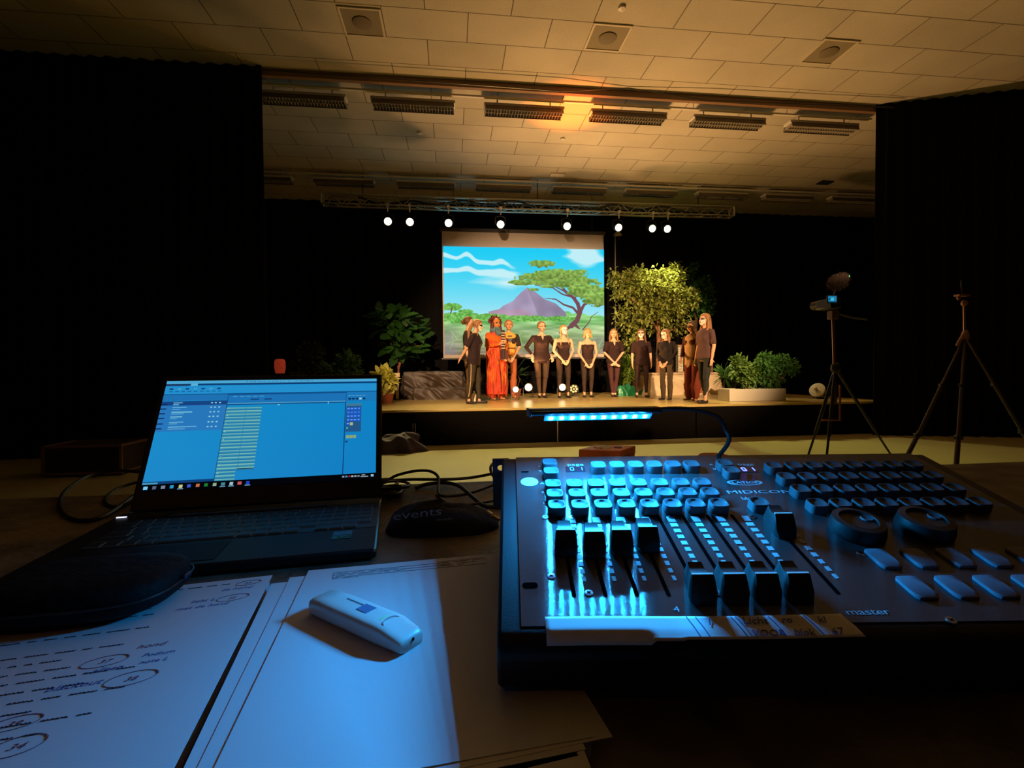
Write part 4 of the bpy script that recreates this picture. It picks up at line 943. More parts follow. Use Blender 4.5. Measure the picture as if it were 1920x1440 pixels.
def keycap(a0, a1, b0, b1):
    mb = MB(); mb.box(LP((a0+a1)/2, (b0+b1)/2, zk+.0011), (a1-a0, b1-b0, .0016), RL, taper=.96); k = mb.build('key', M_kedge, kb, smooth=False)
    mb = MB(); mb.box(LP((a0+a1)/2, (b0+b1)/2, zk+.0019), (a1-a0-.0016, b1-b0-.0016, .0006), RL); k.data.materials.append(M_key)
    off = base_of(kb); n0 = len(k.data.vertices); bm = bmesh.new(); bm.from_mesh(k.data)
    vs = [bm.verts.new(v-off) for v in mb.v]; bm.verts.ensure_lookup_table()
    for f in mb.f: ff = bm.faces.new([vs[i] for i in f]); ff.material_index = 1
    bmesh.ops.recalc_face_normals(bm, faces=bm.faces); bm.to_mesh(k.data); bm.free()
rowsb = [.054, .0695, .0895, .1095, .1295, .1495, .169]
for ri in range(6):
    b0, b1 = rowsb[ri]+.001, rowsb[ri+1]-.001
    a = -.350
    nk = [15, 14, 14, 13, 12, 8][ri]
    if ri == 5: ws = [.019, .019, .019, .019, .094, .019, .019, .019, .019]
    elif ri == 0: ws = [.0178]*15
    else: ws = [[.019]*13+[.020], [.026]+[.019]*12+[.013], [.030]+[.019]*11+[.028], [.040]+[.019]*10+[.037]][ri-1]
    for w in ws:
        keycap(a+.0009, a+w-.0009, b0, b1); a += w
    for k in range(4):
        an = -.0835+k*.0185
        if ri == 5 and k == 3: continue
        keycap(an, an+.0168, b0, b1 if not (k == 3 and ri in (2, 4)) else b1)
MB().box(LP(-.235, .213, zk+.0002), (.110, .066, .0008), RL).build('touchpad', mat('touchpad', (.010, .010, .010), .6, spec=.15), lap, bevel=.0003)
MB().box(LP(-.3725, .029, zk+.0012), (.013, .003, .001), RL).build('power_light', emat('power led', (.7, .75, 1), 1.6), lap, smooth=False)
MB().box(LP(-.045, .188, zk+.0003), (.024, .016, .0006), RL).build('blue_sticker', mat('blue sticker', (.05, .16, .36), .35), lap, smooth=False)
MB().box(LP(-.045, .204, zk+.0003), (.024, .013, .0006), RL).build('green_sticker', mat('dark green sticker', (.02, .10, .02), .35), lap, smooth=False)
mb = MB(); mb.tube([LP(-.05+.004*i, .204+.0025*math.sin(i*1.6), zk+.0009) for i in range(5)], .0006, 5); mb.build('green_swirl', mat('swirl', (.12, .5, .05), .4), lap)
# lid
pl_ = rad(6.06); Lx = V((math.cos(pl_), math.sin(pl_), 0)); Ln = V((-math.sin(pl_), math.cos(pl_), 0)); bl = rad(30.84)
Lu = Ln*math.sin(bl)+V((0, 0, math.cos(bl))); Lf = Lx.cross(Lu).normalized()
DC = V((-.301, .822, 1.022)); W_, H_ = .345, .194
RLid = Matrix((Lx, Lu, Lx.cross(Lu))).transposed()
lidc = DC+Lu*(H_/2-.010)-Lf*.004
MB().box(lidc, (.364, .236, .006), RLid).build('lid', M_blackpl, lap, bevel=.003)
if True:
    nz = Lx.cross(Lu)
    s_ = 1 if nz.y < 0 else -1
    nf = nz*s_   # toward the viewer
lid = [o for o in lap.children if o.name.startswith('lid')][0]
lid.location -= nf*.0075 if False else V((0, 0, 0))
MB().tube([LP(-.30, .052, .016), LP(-.08, .052, .016)], .005, 10).build('hinge', M_blackpl, lap)
def laptop_ui(h=270, w=480):
    g = np.zeros((h, w, 3)); rs = np.random.RandomState(2)
    c = lambda *a: np.array(a)/255.
    def R(u0, v0, u1, v1, col): g[int(v0*h):max(int(v0*h)+1, int(round(v1*h))), int(u0*w):max(int(u0*w)+1, int(round(u1*w)))] = c(*col)
    Y, X = np.mgrid[0:h, 0:w]; g[:] = c(22, 134, 198); g += ((X/w-.4)[..., None]*c(-12, -10, -6)+(.5-Y/h)[..., None]*c(-8, 6, 0))
    R(0, 0, 1, .03, (75, 165, 210)); R(0, .032, 1, .048, (12, 58, 110)); R(0, .032, .10, .06, (30, 60, 100)); R(.11, .03, .14, .06, (90, 175, 215))
    R(0, .055, 1, .135, (34, 142, 205)); R(0, .135, 1, .142, (14, 70, 125))
    for i in range(7): R(.02+.035*i, .075, .035+.035*i, .088, (70, 160, 205) if i % 2 else (18, 60, 110))
    for i in range(9): R(.02+.027*i, .105, .035+.027*i, .112, (20, 90, 150))
    for i in range(40): R(.36+.008*i, .012, .364+.008*i, .018, (30, 90, 140)) if rs.rand() > .25 else None
    R(0, .142, .285, .20, (30, 112, 178)); R(0, .205, .285, .245, (22, 66, 128)); R(0, .245, .285, .49, (40, 118, 186))
    for i, v in enumerate((.215, .26, .305, .35, .40, .445)):
        L = [.04, .06, .09, .05, .06, .12][i]; R(.05, v, .05+L, v+.008, (110, 185, 215)); R(.05, v+.018, .05+L*.6, v+.024, (90, 165, 205)); R(0, v+.012, .025, v+.022, (14, 45, 95))
        for k in range(3): R(.215+.018*k, v+.004, .222+.018*k, v+.014, (140, 205, 225))
    R(.286, .142, .289, .955, (10, 50, 100)); R(.845, .142, .848, .955, (10, 55, 108))
    R(.289, .142, .845, .24, (28, 112, 180)); R(.289, .142, .845, .152, (16, 80, 140)); R(.289, .24, .845, .252, (14, 70, 130)); R(.289, .236, .845, .24, (90, 170, 200))
    for k in range(5): R(.31+.03*k, .165, .33+.03*k, .171, (80, 160, 200))
    R(.39, .195, .43, .203, (15, 60, 110)); R(.455, .195, .49, .203, (15, 60, 110)); R(.52, .258, .53, .264, (140, 205, 225)); R(.76, .24, .762, .26, (130, 200, 220))
    for i in range(22):
        v = .275+.031*i; u1 = .447 if i < 19 else .37; R(.289, v, u1, v+.024, (52, 140, 172)); R(.291, v+.004, u1, v+.011, (118, 182, 178)); R(.289, v+.024, u1, v+.031, (26, 112, 170))
    R(.376, .27, .378, .86, (36, 122, 170)); R(.378, .845, .447, .852, (15, 50, 70))
    for i in range(9): R(.295, .28+.075*i, .30, .285+.075*i, (160, 200, 190))
    R(.70, .55, .701, .955, (28, 128, 190))
    R(.848, .142, 1, .24, (26, 118, 184))
    for k in range(5): R(.86+.018*k, .205, .872+.018*k, .222, (10, 40, 80) if k != 3 else (150, 215, 235)); R(.86+.018*k, .178, .872+.018*k, .182, (100, 175, 210))
    R(.852, .265, .925, .55, (34, 84, 132)); R(.852, .265, .925, .29, (64, 120, 150))
    for i in range(5):
        for k in range(4):
            if i < 4 or k < 1: R(.855+.0172*k, .305+.038*i, .869+.0172*k, .332+.038*i, (24, 92, 214)); R(.857+.0172*k, .314+.038*i, .866+.0172*k, .319+.038*i, (120, 170, 240))
    R(.872, .457, .886, .484, (170, 180, 130)); R(.855, .505, .863, .52, (60, 190, 190))
    for k in range(3): R(.855+.017*k, .585, .868+.017*k, .612, (140, 165, 110))
    R(.853, .635, .863, .652, (20, 60, 100))
    R(0, .945, 1, 1, (2, 4, 9)); R(0, .925, .285, .945, (14, 62, 115)); R(.0, .93, .06, .944, (70, 150, 190))
    ic = [(120, 200, 240), (90, 100, 120), (120, 130, 150), (40, 150, 200), (190, 200, 150), (50, 90, 210), (200, 110, 70), (30, 120, 50), (140, 170, 140), (70, 130, 150), (160, 190, 210), (190, 90, 90), (30, 70, 200)]
    for k, cc in enumerate(ic): R(.010+.0345*k, .962, .024+.0345*k, .986, cc)
    for k in (4, 9, 10, 12): R(.006+.0345*k, .992, .028+.0345*k, .997, (110, 160, 190))
    for k, cc in enumerate([(140, 150, 160), (70, 140, 200), (160, 40, 40), (170, 180, 190), (150, 160, 170), (120, 130, 140)]): R(.845+.014*k, .962, .854+.014*k, .974, cc)
    R(.935, .958, .95, .963, (150, 160, 170)); R(.93, .972, .965, .978, (150, 160, 170)); R(.978, .96, .99, .976, (150, 190, 220))
    return np.clip(g, 0, 1)
top_left = DC-Lx*W_/2+Lu*H_
picture('display', laptop_ui(), top_left, Lx*W_, Lu*-H_, pic_mat('display light', 1.0), lap)
LOGO = DC+Lx*.0-Lu*.016
mb = MB(); mb.lathe([(.0052, 0), (.006, .0), (.006, .0004), (.0052, .0004)], LOGO+nf*-.0003, 24, RLid); mb.build('round_emblem', mat('emblem', (.04, .04, .045), .5, metal=.3), lap)
text_mesh('emblem_letters', 'hp', .009, basis(LOGO-Lx*.0045-Lu*.0022+nf*.0003, Lx, Lu), mat('emblem', (.05, .05, .055), .3), lap, shear=.25)

# mixer ---------------------------------------------------------------
MA = V((.059, .571, 1.099)); Mw = V((.9932, -.1168, 0)).normalized(); Md = V((.113, .958, .263)).normalized(); Mn = Mw.cross(Md).normalized(); Md = Mn.cross(Mw)
MM = Matrix(((Mw.x, Md.x, Mn.x, MA.x), (Mw.y, Md.y, Mn.y, MA.y), (Mw.z, Md.z, Mn.z, MA.z), (0, 0, 0, 1)))
mx_ = empty('lighting_console', MM @ V((.245, -.14, -.07)), 'wide black lighting console with rows of round-topped buttons and faders, lit blue', 'lighting console')
def PB(): return MB(MM)
M_cons = mat('console shell', (.012, .012, .014), .5, spec=.35, bump=.05, bscale=700)
prof = [(.004, 0), (.264, 0), (.272, -.003), (.277, -.010), (.277, -.034), (.270, -.0405), (.03, -.101), (0, -.105), (0, -.004)]
mb = PB(); mb.rings([[V((u, -v, t)) for v, t in prof] for u in (-.002, .492)]); mb.build('shell', M_cons, mx_, bevel=.004)
# brushed panel
def panel_mat():
    m = bpy.data.materials.new('brushed panel'); m.use_nodes = True; nt = m.node_tree; L = nt.links; b = nt.nodes['Principled BSDF']
    b.inputs['Base Color'].default_value = (.08, .085, .09, 1); b.inputs['Metallic'].default_value = .6; b.inputs['Roughness'].default_value = .40
    b.inputs['Roughness'].default_value = .09
    tc = nt.nodes.new('ShaderNodeTexCoord')
    def nd(t, **k):
        x = nt.nodes.new(t)
        for a_, v_ in k.items(): setattr(x, a_, v_)
        return x
    tot = None
    for sc in ((2600, 61000, 1), (3700, 43000, 1)):           # brushed grooves across the panel: tiny random tilts along its depth
        mp = nd('ShaderNodeVectorMath', operation='MULTIPLY'); mp.inputs[1].default_value = sc; L.new(tc.outputs['UV'], mp.inputs[0])
        fl = nd('ShaderNodeVectorMath', operation='FLOOR'); L.new(mp.outputs[0], fl.inputs[0])
        wn = nd('ShaderNodeTexWhiteNoise', noise_dimensions='3D'); L.new(fl.outputs[0], wn.inputs[0])
        if tot is None: tot = wn.outputs[0]
        else:
            ad = nd('ShaderNodeMath', operation='ADD'); L.new(tot, ad.inputs[0]); L.new(wn.outputs[0], ad.inputs[1]); tot = ad.outputs[0]
    sb = nd('ShaderNodeMath', operation='SUBTRACT'); sb.inputs[1].default_value = 1; L.new(tot, sb.inputs[0])
    ml = nd('ShaderNodeMath', operation='MULTIPLY'); ml.inputs[1].default_value = .5; L.new(sb.outputs[0], ml.inputs[0])
    vs_ = nd('ShaderNodeVectorMath', operation='SCALE'); vs_.inputs[0].default_value = tuple(Md); L.new(ml.outputs[0], vs_.inputs['Scale'])
    ge = nd('ShaderNodeNewGeometry'); av = nd('ShaderNodeVectorMath', operation='ADD'); L.new(ge.outputs['Normal'], av.inputs[0]); L.new(vs_.outputs[0], av.inputs[1])
    nn = nd('ShaderNodeVectorMath', operation='NORMALIZE'); L.new(av.outputs[0], nn.inputs[0]); L.new(nn.outputs[0], b.inputs['Normal'])
    return m
mb = PB(); mb.box((.245, -.133, .0005), (.462, .259, .0016)); pn = mb.build('front_panel', panel_mat(), mx_, smooth=False)
uvl = pn.data.uv_layers.new(name='uv'); inv = MM.inverted(); ofp = base_of(mx_)
for lp in pn.data.loops:
    q = inv @ (pn.data.vertices[lp.vertex_index].co+ofp); uvl.data[lp.index].uv = (q.x, q.y)
T0 = .0013
M_cap = mat('button cap', (.075, .085, .095), .55, spec=.25)
def button_mesh():
    a, b, hh = .0082, .0078, .0085; n = 32
    def sq(k, z, e=4):
        out = []
        for j in range(n):
            t = 2*math.pi*j/n; cx, sx = math.cos(t), math.sin(t); r_ = (abs(cx)**e+abs(sx)**e)**(-1/e); out.append(V((a*k*r_*cx, b*k*r_*sx, z)))
        return out
    mb = MB(); mb.rings([sq(1, 0), sq(1, hh*.85), sq(.95, hh), sq(.88, hh, 2.3), sq(.72, hh-.0012, 2), sq(.40, hh-.0016, 2), sq(.02, hh-.0017, 2)])
    return mb
bm0 = button_mesh()
tmpl = bm0.build('button', M_cap, None, angle=40); bmesh_data = tmpl.data; bpy.data.objects.remove(tmpl)
RM4 = MM.to_3x3().to_4x4()
def place(data, name, u, v, parent=mx_, t=T0):
    o = bpy.data.objects.new(name, data); C.objects.link(o); o.parent = parent
    o.matrix_local = Matrix.Translation(MM @ V((u, -v, t))-base_of(parent)) @ RM4; return o
U0, DU = .0505, .0216
for v in (.0325, .0535): place(bmesh_data, 'button', .0510, v)
for k in range(6): place(bmesh_data, 'button', .1035+.0204*k, .0405)
for v in (.0815, .1015, .1225):
    for k in range(8): place(bmesh_data, 'button', U0+DU*k, v)
for v in (.0385, .0560): place(bmesh_data, 'button', .2425, v)
place(bmesh_data, 'button', .2400, .121)
for v in (.046, .0715, .0975, .1245):
    for k in range(8): place(bmesh_data, 'button', .2925+DU*k, v)
# slots and faders
def fader_mesh():
    mb = MB(); rg = []
    for v, w, t in ((-.0135, .0046, .005), (-.0085, .0056, .0160), (-.004, .0062, .0146), (0, .0068, .0142), (.004, .0076, .0156), (.0075, .0086, .0175), (.009, .0088, .0165), (.0145, .0090, .0085), (.0185, .0072, .0015)):
        b = w*1.04; rg.append([V((-b, -v, 0)), V((b, -v, 0)), V((w, -v, t*.85)), V((w*.9, -v, t)), V((-w*.9, -v, t)), V((-w, -v, t*.85))])
    return mb.rings(rg)
fm = fader_mesh().build('fader_knob', M_blackpl, None, angle=40); fdata = fm.data; bpy.data.objects.remove(fm)
fl = MB().box((0, -.0070, .0174), (.0150, .0016, .0008)).build('index_line', mat('white line', (.8, .8, .8), .5), None, smooth=False); fldata = fl.data; bpy.data.objects.remove(fl)
M_slot = mat('slot', (.002, .002, .002), .9, spec=0); M_mark = mat('panel print', (.45, .46, .50), .6, spec=.2)
FV = [.171, .174, .172, .168, .2275, .2275, .2275, .2275]
for k in range(9):
    u = .0525+.0226*k if k < 8 else .2420
    mb = PB(); 
    pts = [(.0016*math.cos(a), .0016*math.sin(a)) for a in [i*math.pi/6 for i in range(12)]]
    mb.rings([[V((u+x, -(.132 if y > 0 else .2345)+y, t)) for x, y in pts] for t in (.0010, T0+.0003)]); mb.build('fader_slot', M_slot, mx_, smooth=False)
    mb = PB()
    for i in range(10):
        wv = .0085 if i == 0 else .0052; v0 = .133+.0088*i+(0 if i == 0 else .002); w_2 = .0068-.00045*i
        if k == 8 and i < 2: continue
        mb.box((u+.0095+w_2/2*.2, -(v0+wv/2), T0+.0001), (w_2, wv, .0004))
    mb.build('level_marks', M_mark, mx_, smooth=False)
    v = FV[k] if k < 8 else .150
    o = place(fdata, 'fader_knob', u, v)
    ln = bpy.data.objects.new('index_line', fldata); C.objects.link(ln); ln.parent = o
# labels, displays, stickers
def ptext(nm, s, u, v, size, sx=1.2, m=M_mark): return text_mesh(nm, s, size, MM @ Matrix.Translation((u, -v, T0+.0002)), m, mx_, sx=sx)
ptext('print_page', 'page', .0715, .0270, .0085); ptext('print_page', 'page', .2620, .0310, .0085)
ptext('print_four', '4', .1190, .2515, .0075); ptext('print_master', 'master', .2350, .2560, .0080, 1.35)
ptext('print_blackout', 'bla', .2330, .1045, .0075, 1.1)
ptext('print_model', 'MIDICON', .2235, .0925, .0088, 1.75)
for s, v in (('A', .069), ('B', .088), ('C', .1085)): ptext('print_row', s, .0385, v, .0055)
for u in (.0385, .2305):
    for s, v in (('^', .031), ('v', .0405)): ptext('print_arrow', s, u, v, .007)
mb = PB(); ring = []
n = 36
for rr in (1, .86):
    ring.append([V((.251+.0185*rr*math.cos(2*math.pi*j/n), -(.0700)+.0062*(rr if rr == 1 else .84)*math.sin(2*math.pi*j/n), T0+.0003)) for j in range(n)])
mb.rings(ring, cap=False); mb.build('maker_logo_ring', M_mark, mx_, smooth=False)
ptext('maker_logo', 'ELATION', .2335, .0722, .0068, 1.25)
mb = PB(); mb.box((.0795, -.0355, T0+.0001), (.0215, .0125, .0006)); mb.build('page_display', mat('display glass', (.01, .012, .02), .15), mx_, smooth=False)
mb = PB(); mb.box((.2675, -.0405, T0+.0001), (.021, .0125, .0006)); mb.build('page_display', mat('display glass', (.01, .012, .02), .15), mx_, smooth=False)
def seg(u, v, ch, m, s=.0034):
    mb = PB(); t = T0+.0007; on = {'0': 'abcdef', '1': 'bc'}[ch]; th = .0009
    D = {'a': (0, s, s, th), 'd': (0, -s, s, th), 'b': (s/2, s/2, th, s), 'c': (s/2, -s/2, th, s), 'f': (-s/2, s/2, th, s), 'e': (-s/2, -s/2, th, s)}
    for c in on: x, y, a, b = D[c]; mb.box((u+x, -v+y, t), (a, b, .0004))
    return mb.build('digit', m, mx_, smooth=False)
M_dig = mat('dim digit', (.35, .5, .6), .4); M_blue = emat('blue digit', (.05, .08, 1), 9)
seg(.0755, .0357, '0', M_dig); seg(.0850, .0357, '1', M_dig); seg(.2635, .0407, '0', M_blue); seg(.2725, .0407, '1', M_blue)
mb = PB(); mb.lathe([(0, 0), (.0092, 0), (.0092, .0003), (0, .0003)], (.0275, -.0635, T0), 28); mb.build('white_sticker', mat('sticker white', (.9, .9, .9), .7), mx_, smooth=False)
for (u, v, a, b) in ((.0235, .0405, .0085, .0028), (.0215, .2230, .0115, .0062)):
    pts = [(math.cos(i*math.pi/10)*b/2, math.sin(i*math.pi/10)*b/2) for i in range(20)]
    mb = PB(); mb.rings([[V((u+(a/2-b/2 if x > 0 else -(a/2-b/2))+x, -v+y, t)) for x, y in pts] for t in (.001, T0+.0003)]); mb.build('rack_hole', M_slot, mx_, smooth=False)
scr = MB(); scr.lathe([(0, 0), (.0032, 0), (.0030, .0007), (.0016, .0009), (0, .0009)], n=20); sd = scr.build('screw', mat('screw steel', (.35, .36, .38), .3, metal=1), None); sdata = sd.data; bpy.data.objects.remove(sd)
cr = MB().box((0, 0, .0009), (.0034, .0008, .0003)).box((0, 0, .0009), (.0008, .0034, .0003)).build('screw_cross', M_slot, None, smooth=False); cdata = cr.data; bpy.data.objects.remove(cr)
for u, v in ((.0395, .1315), (.0640, .1325), (.1545, .1335), (.2275, .135), (.0380, .2135), (.0635, .2320), (.1550, .2335), (.2895, .19), (.30, .262)):
    o = place(sdata, 'screw', u, v); x = bpy.data.objects.new('screw_cross', cdata); C.objects.link(x); x.parent = o; x.rotation_euler = (0, 0, .6)
# jog wheels and pads
for u, v, R_ in ((.306, .160, .0205), (.366, .158, .0205)):
    mb = PB(); ring = []
    for rr, t in ((1.0, 0), (1.02, .004), (.95, .012), (.72, .013), (.70, .0105), (.02, .0102)):
        ring.append([V((u+R_*rr*(1+(.025 if (j % 2 and rr > .9) else 0))*math.cos(2*math.pi*j/64), -v+R_*rr*(1+(.025 if (j % 2 and rr > .9) else 0))*math.sin(2*math.pi*j/64), T0+t)) for j in range(64)])
    mb.rings(ring); jw = mb.build('jog_wheel', M_blackpl, mx_, angle=50)
    mb = PB(); mb.lathe([(0, 0), (.0052, 0), (.0045, .0015), (.002, .0008), (0, .0008)], (u+.010, -v+.004, T0+.0102), 18); mb.build('finger_dimple', M_cap, jw)
pm = MB(); a, b = .0085, .0118; ring = []
for z, k in ((0, 1), (.0018, 1), (.0022, .94)):
    rr = []
    for j in range(28):
        t = 2*math.pi*j/28; cx, sx = math.cos(t), math.sin(t); r_ = (abs(cx)**7+abs(sx)**7)**(-1/7); rr.append(V((a*k*r_*cx, b*k*r_*sx, z)))
    ring.append(rr)
pm.rings(ring); pd = pm.build('pad', mat('grey pad', (.20, .20, .24), .7, spec=.2), None); pdata = pd.data; bpy.data.objects.remove(pd)
for v in (.1975, .2310):
    for k in range(6): place(pdata, 'touch_pad', .3015+.0288*k, v)
# rack ear with a hole behind the left rear corner
mb = PB(); n = 24; ho = [V((-.004+.0042*math.cos(2*math.pi*j/n), .0, -.020+.0042*math.sin(2*math.pi*j/n))) for j in range(n)]
sqr = []
for j in range(n):
    t = 2*math.pi*j/n; c_, s__ = math.cos(t), math.sin(t); k = 1/max(abs(c_), abs(s__)); sqr.append(V((-.004+.010*k*c_, 0, -.020+.012*k*s__)))
mb.rings([[p+V((0, y, 0)) for p in rg] for rg, y in ((ho, .012), (sqr, .012), (sqr, .014), (ho, .014))], cap=False, close=True)
mb.box((-.004, .013, -.052), (.020, .002, .042)); mb.build('rack_ear', mat('ear metal', (.05, .07, .12), .4, metal=.6), mx_, smooth=False)
# tape strip with notes along the front edge
def strip_pt(u, w):   # w: 0 top edge on the panel .. 1 hanging over the lip
    v = .2560+.0200*w; lift = .0010+.0006*math.sin(u*30)+(.0012*w if u > .12 else 0)
    droop = -.0045*max(0, w-.6)/.4*(1 if u < .10 else .25)
    return V((u, -v, T0+lift+droop))
mb = PB(); nu, nw = 60, 8; vs = [strip_pt(.030+.200*i/nu+(.003*j/nw if i > nu-3 else 0), j/nw) for i in range(nu+1) for j in range(nw+1)]
mb.add(vs, [(i*(nw+1)+j, (i+1)*(nw+1)+j, (i+1)*(nw+1)+j+1, i*(nw+1)+j+1) for i in range(nu) for j in range(nw)])
tp = mb.build('note_strip', M_paper, None); so = tp.modifiers.new('s', 'SOLIDIFY'); so.thickness = .0003
tag(tp, 'long narrow white paper strip with handwritten notes along the front lip of the console', 'paper strip')
mb = PB()
for u in (.125, .131, .155, .158, .180, .204): mb.tube([strip_pt(u+.004*w, w)+V((0, 0, .0004)) for w in (.05, .5, .9)], .00025, 4)
ln = mb.build('ruled_lines', M_inkblue, None); ln.parent = tp
for s, u, w, sz in (('1', .136, .45, .008), ('Licht', .160, .42, .0085), ('VOOR', .162, .92, .0075), ('ro', .186, .40, .008), ('blok', .189, .92, .0075), ('kl', .210, .42, .008), ('67', .213, .92, .008)):
    p = strip_pt(u, w); text_mesh('handwriting', s, sz, MM @ Matrix.Translation((u, p.y, p.z+.0007)), M_inkblue, tp, shear=.3)

# gooseneck lamp
LY = .508
bxl, bxr = at(990, 776, Y=LY).x, at(1237, 771, Y=LY).x
lz = at(1110, 777, Y=LY).z-.001
lm = empty('console_lamp', MM @ V((.247, .004, -.03)), 'slim gooseneck lamp with a row of ten bright blue-white LEDs over the console', 'lamp')
g0 = MM @ V((.247, .008, -.06)); gx = g0.x
RB = Matrix.Rotation(rad(6.7)*-0, 3, 'Z')
MB().box(((bxl+bxr)/2, LY, lz+.0045), (bxr-bxl, .017, .0075)).build('head', mat('lamp black', (.015, .015, .017), .3), lm, bevel=.003)
MB().box((bxl+.001, LY, lz+.0045), (.003, .018, .0085)).build('end_cap', mat('end cap', (.2, .22, .25), .3, metal=.8), lm, bevel=.001)
led_a, led_b = at(1019, 780, Y=LY).x, at(1217, 779, Y=LY).x
AL = rad(42)
MB().box(((led_a+led_b)/2, LY-.0052, lz-.0012), (led_b-led_a, .0085, .0016), Matrix.Rotation(-AL, 3, 'X')).build('led_strip_board', mat('led board', (.05, .25, .5), .5, emit=(.03, .35, 1), es=.5), lm, smooth=False)
gp = [V((bxr-.002, LY, lz+.005)), V((bxr+.02, LY, lz+.0055)), V((gx-.04, LY+.002, lz+.003)), V((gx-.016, LY+.005, lz-.004)), V((gx-.004, LY+.008, lz-.019)), V((gx, LY+.009, lz-.036)), V((gx, g0.y, g0.z+.03)), V((gx, g0.y, g0.z))]
def smoothpath(P_, n=8):
    out = []
    for i in range(len(P_)-1):
        p0, p1, p2, p3 = P_[max(i-1, 0)], P_[i], P_[i+1], P_[min(i+2, len(P_)-1)]
        for k in range(n):
            t = k/n; out.append(.5*((2*p1)+(p2-p0)*t+(2*p0-5*p1+4*p2-p3)*t*t+(-p0+3*p1-3*p2+p3)*t**3))
    return out+[P_[-1]]
MB().tube(smoothpath(gp), .0024, 10).build('gooseneck', M_blackpl, lm)
MB().lathe([(0, 0), (.007, 0), (.007, .022), (.004, .026), (0, .026)], g0, 14).build('socket', M_blackmetal, lm)
M_led = emat('led', (.014, .34, .92), 7600)
for k in range(10):
    x = led_a+.007+(led_b-led_a-.014)*k/9
    d1 = V((1, 0, 0)); d2 = V((0, math.cos(AL), -math.sin(AL))); nl = V((0, -math.sin(AL), -math.cos(AL)))
    c = V((x, LY-.0052, lz-.0012))+nl*.0011; s1, s2 = .0019, .0017
    MB().quad(c-d1*s1-d2*s2, c+d1*s1-d2*s2, c+d1*s1+d2*s2, c-d1*s1+d2*s2).build('led', M_led, lm, smooth=False)

# papers ----------------------------------------------------------------
def sheet(name, tl, ang, label, z, w=.21, hgt=.297, curl=0, m=M_paper, th=.0003, group=None):
    e1 = V((math.cos(ang), math.sin(ang), 0)); e2 = V((math.sin(ang), -math.cos(ang), 0)); o0 = V((tl[0], tl[1], z)); mb = MB(); n1, n2 = 14, 18
    P_ = lambda i, j: o0+e1*w*i/n1+e2*hgt*j/n2+V((0, 0, curl*(max(0, i/n1-.8)*5)**2*(j/n2)))
    vs = [P_(i, j)+V((0, 0, t)) for t in (0, th) for i in range(n1+1) for j in range(n2+1)]; K_ = (n1+1)*(n2+1); fs = []
    for i in range(n1):
        for j in range(n2):
            a = i*(n2+1)+j; b = a+n2+1; fs += [(a, a+1, b+1, b), (K_+a, K_+b, K_+b+1, K_+a+1)]
    for j in range(n2):
        for i in (0, n1): a = i*(n2+1)+j; fs.append((a, a+1, K_+a+1, K_+a))
    for i in range(n1):
        for j in (0, n2): a = i*(n2+1)+j; b = a+n2+1; fs.append((a, b, K_+b, K_+a))
    mb.add(vs, fs); o = mb.build(name, m, None, angle=80); tag(o, label, 'paper', group)
    def F(a, b, dz=.0002): return Matrix(((e1.x, -e2.x, 0, 0), (e1.y, -e2.y, 0, 0), (0, 0, 1, 0), (0, 0, 0, 1))) if a is None else o0+e1*a+e2*b+V((0, 0, th+dz))
    return o, F, e1, -e2
def writing(o, F, e1, ey, s, a, b, size, m, shear=.3, sx=1.1, tilt=0):
    p = F(a, b); x = (e1*math.cos(tilt)+ey*math.sin(tilt)); return text_mesh('handwriting', s, size, basis(p, x, V((0, 0, 1)).cross(x)), m, o, extrude=.00005, shear=shear, sx=sx)
def squiggles(o, F, e1, lines, m, name='printed_lines', th=.00035, seed=0):
    rs = random.Random(seed); mb = MB()
    for a0, a1, b, hgt in lines:
        a = a0
        while a < a1:
            L = rs.uniform(.006, .018); pts = []
            k = int(L/.0009)
            for i in range(k): pts.append(F(a+.0009*i, b+hgt*(.5*math.sin(i*2.4+rs.random())), .0003))
            if len(pts) > 2: mb.tube(pts, th, 3)
            a += L+.003
    return mb.build(name, m, o) if False else _child(mb, name, m, o)
def _child(mb, name, m, o):
    c = mb.build(name, m, None, smooth=False); c.parent = o; return c
def ring_mark(o, F, a, b, ra, rb, m, tilt=.12):
    mb = MB(); pts = [F(a+ra*math.cos(t*.35)*(1+.012*t*.3), b-rb*math.sin(t*.35)-tilt*ra*math.cos(t*.35), .0003) for t in range(21)]
    mb.tube(pts, .00022, 4); return _child(mb, 'circled_mark', m, o)
# thick stacks under the top sheets
a8 = rad(8.5)
tlL = V((-.192, .543, 0))-V((math.cos(a8), math.sin(a8), 0))*.21
e1, e2 = V((math.cos(a8), math.sin(a8), 0)), V((math.sin(a8), -math.cos(a8), 0))
tag(MB().box(tlL+e1*.104+e2*.1485+V((0, 0, (ZT+ZP-.0007)/2)), (.206, .295, ZP-ZT-.0009), Matrix.Rotation(a8, 3, 'Z')).build('paper_stack', mat('stack edge', (.6, .6, .6), .85), smooth=False), 'pile of paper under the handwritten sheet at lower left', 'paper pile')
oL, F, e, ey = sheet('script_page', (tlL.x, tlL.y), a8, 'page of printed lines with handwritten circled numbers, left of the desk papers', ZP-.0005)
ln = []
for i in range(20):
    b = .012+.0125*i
    if i in (5, 7): continue
    ln.append((.006, [.17, .10, .10, .12, .12, .0, .13, 0, .12, .09, .10, .14, .11, .15, .09, .135, .12, .06, .05, .10][i], b, .0013))
squiggles(oL, F, e, ln, M_ink, seed=3)
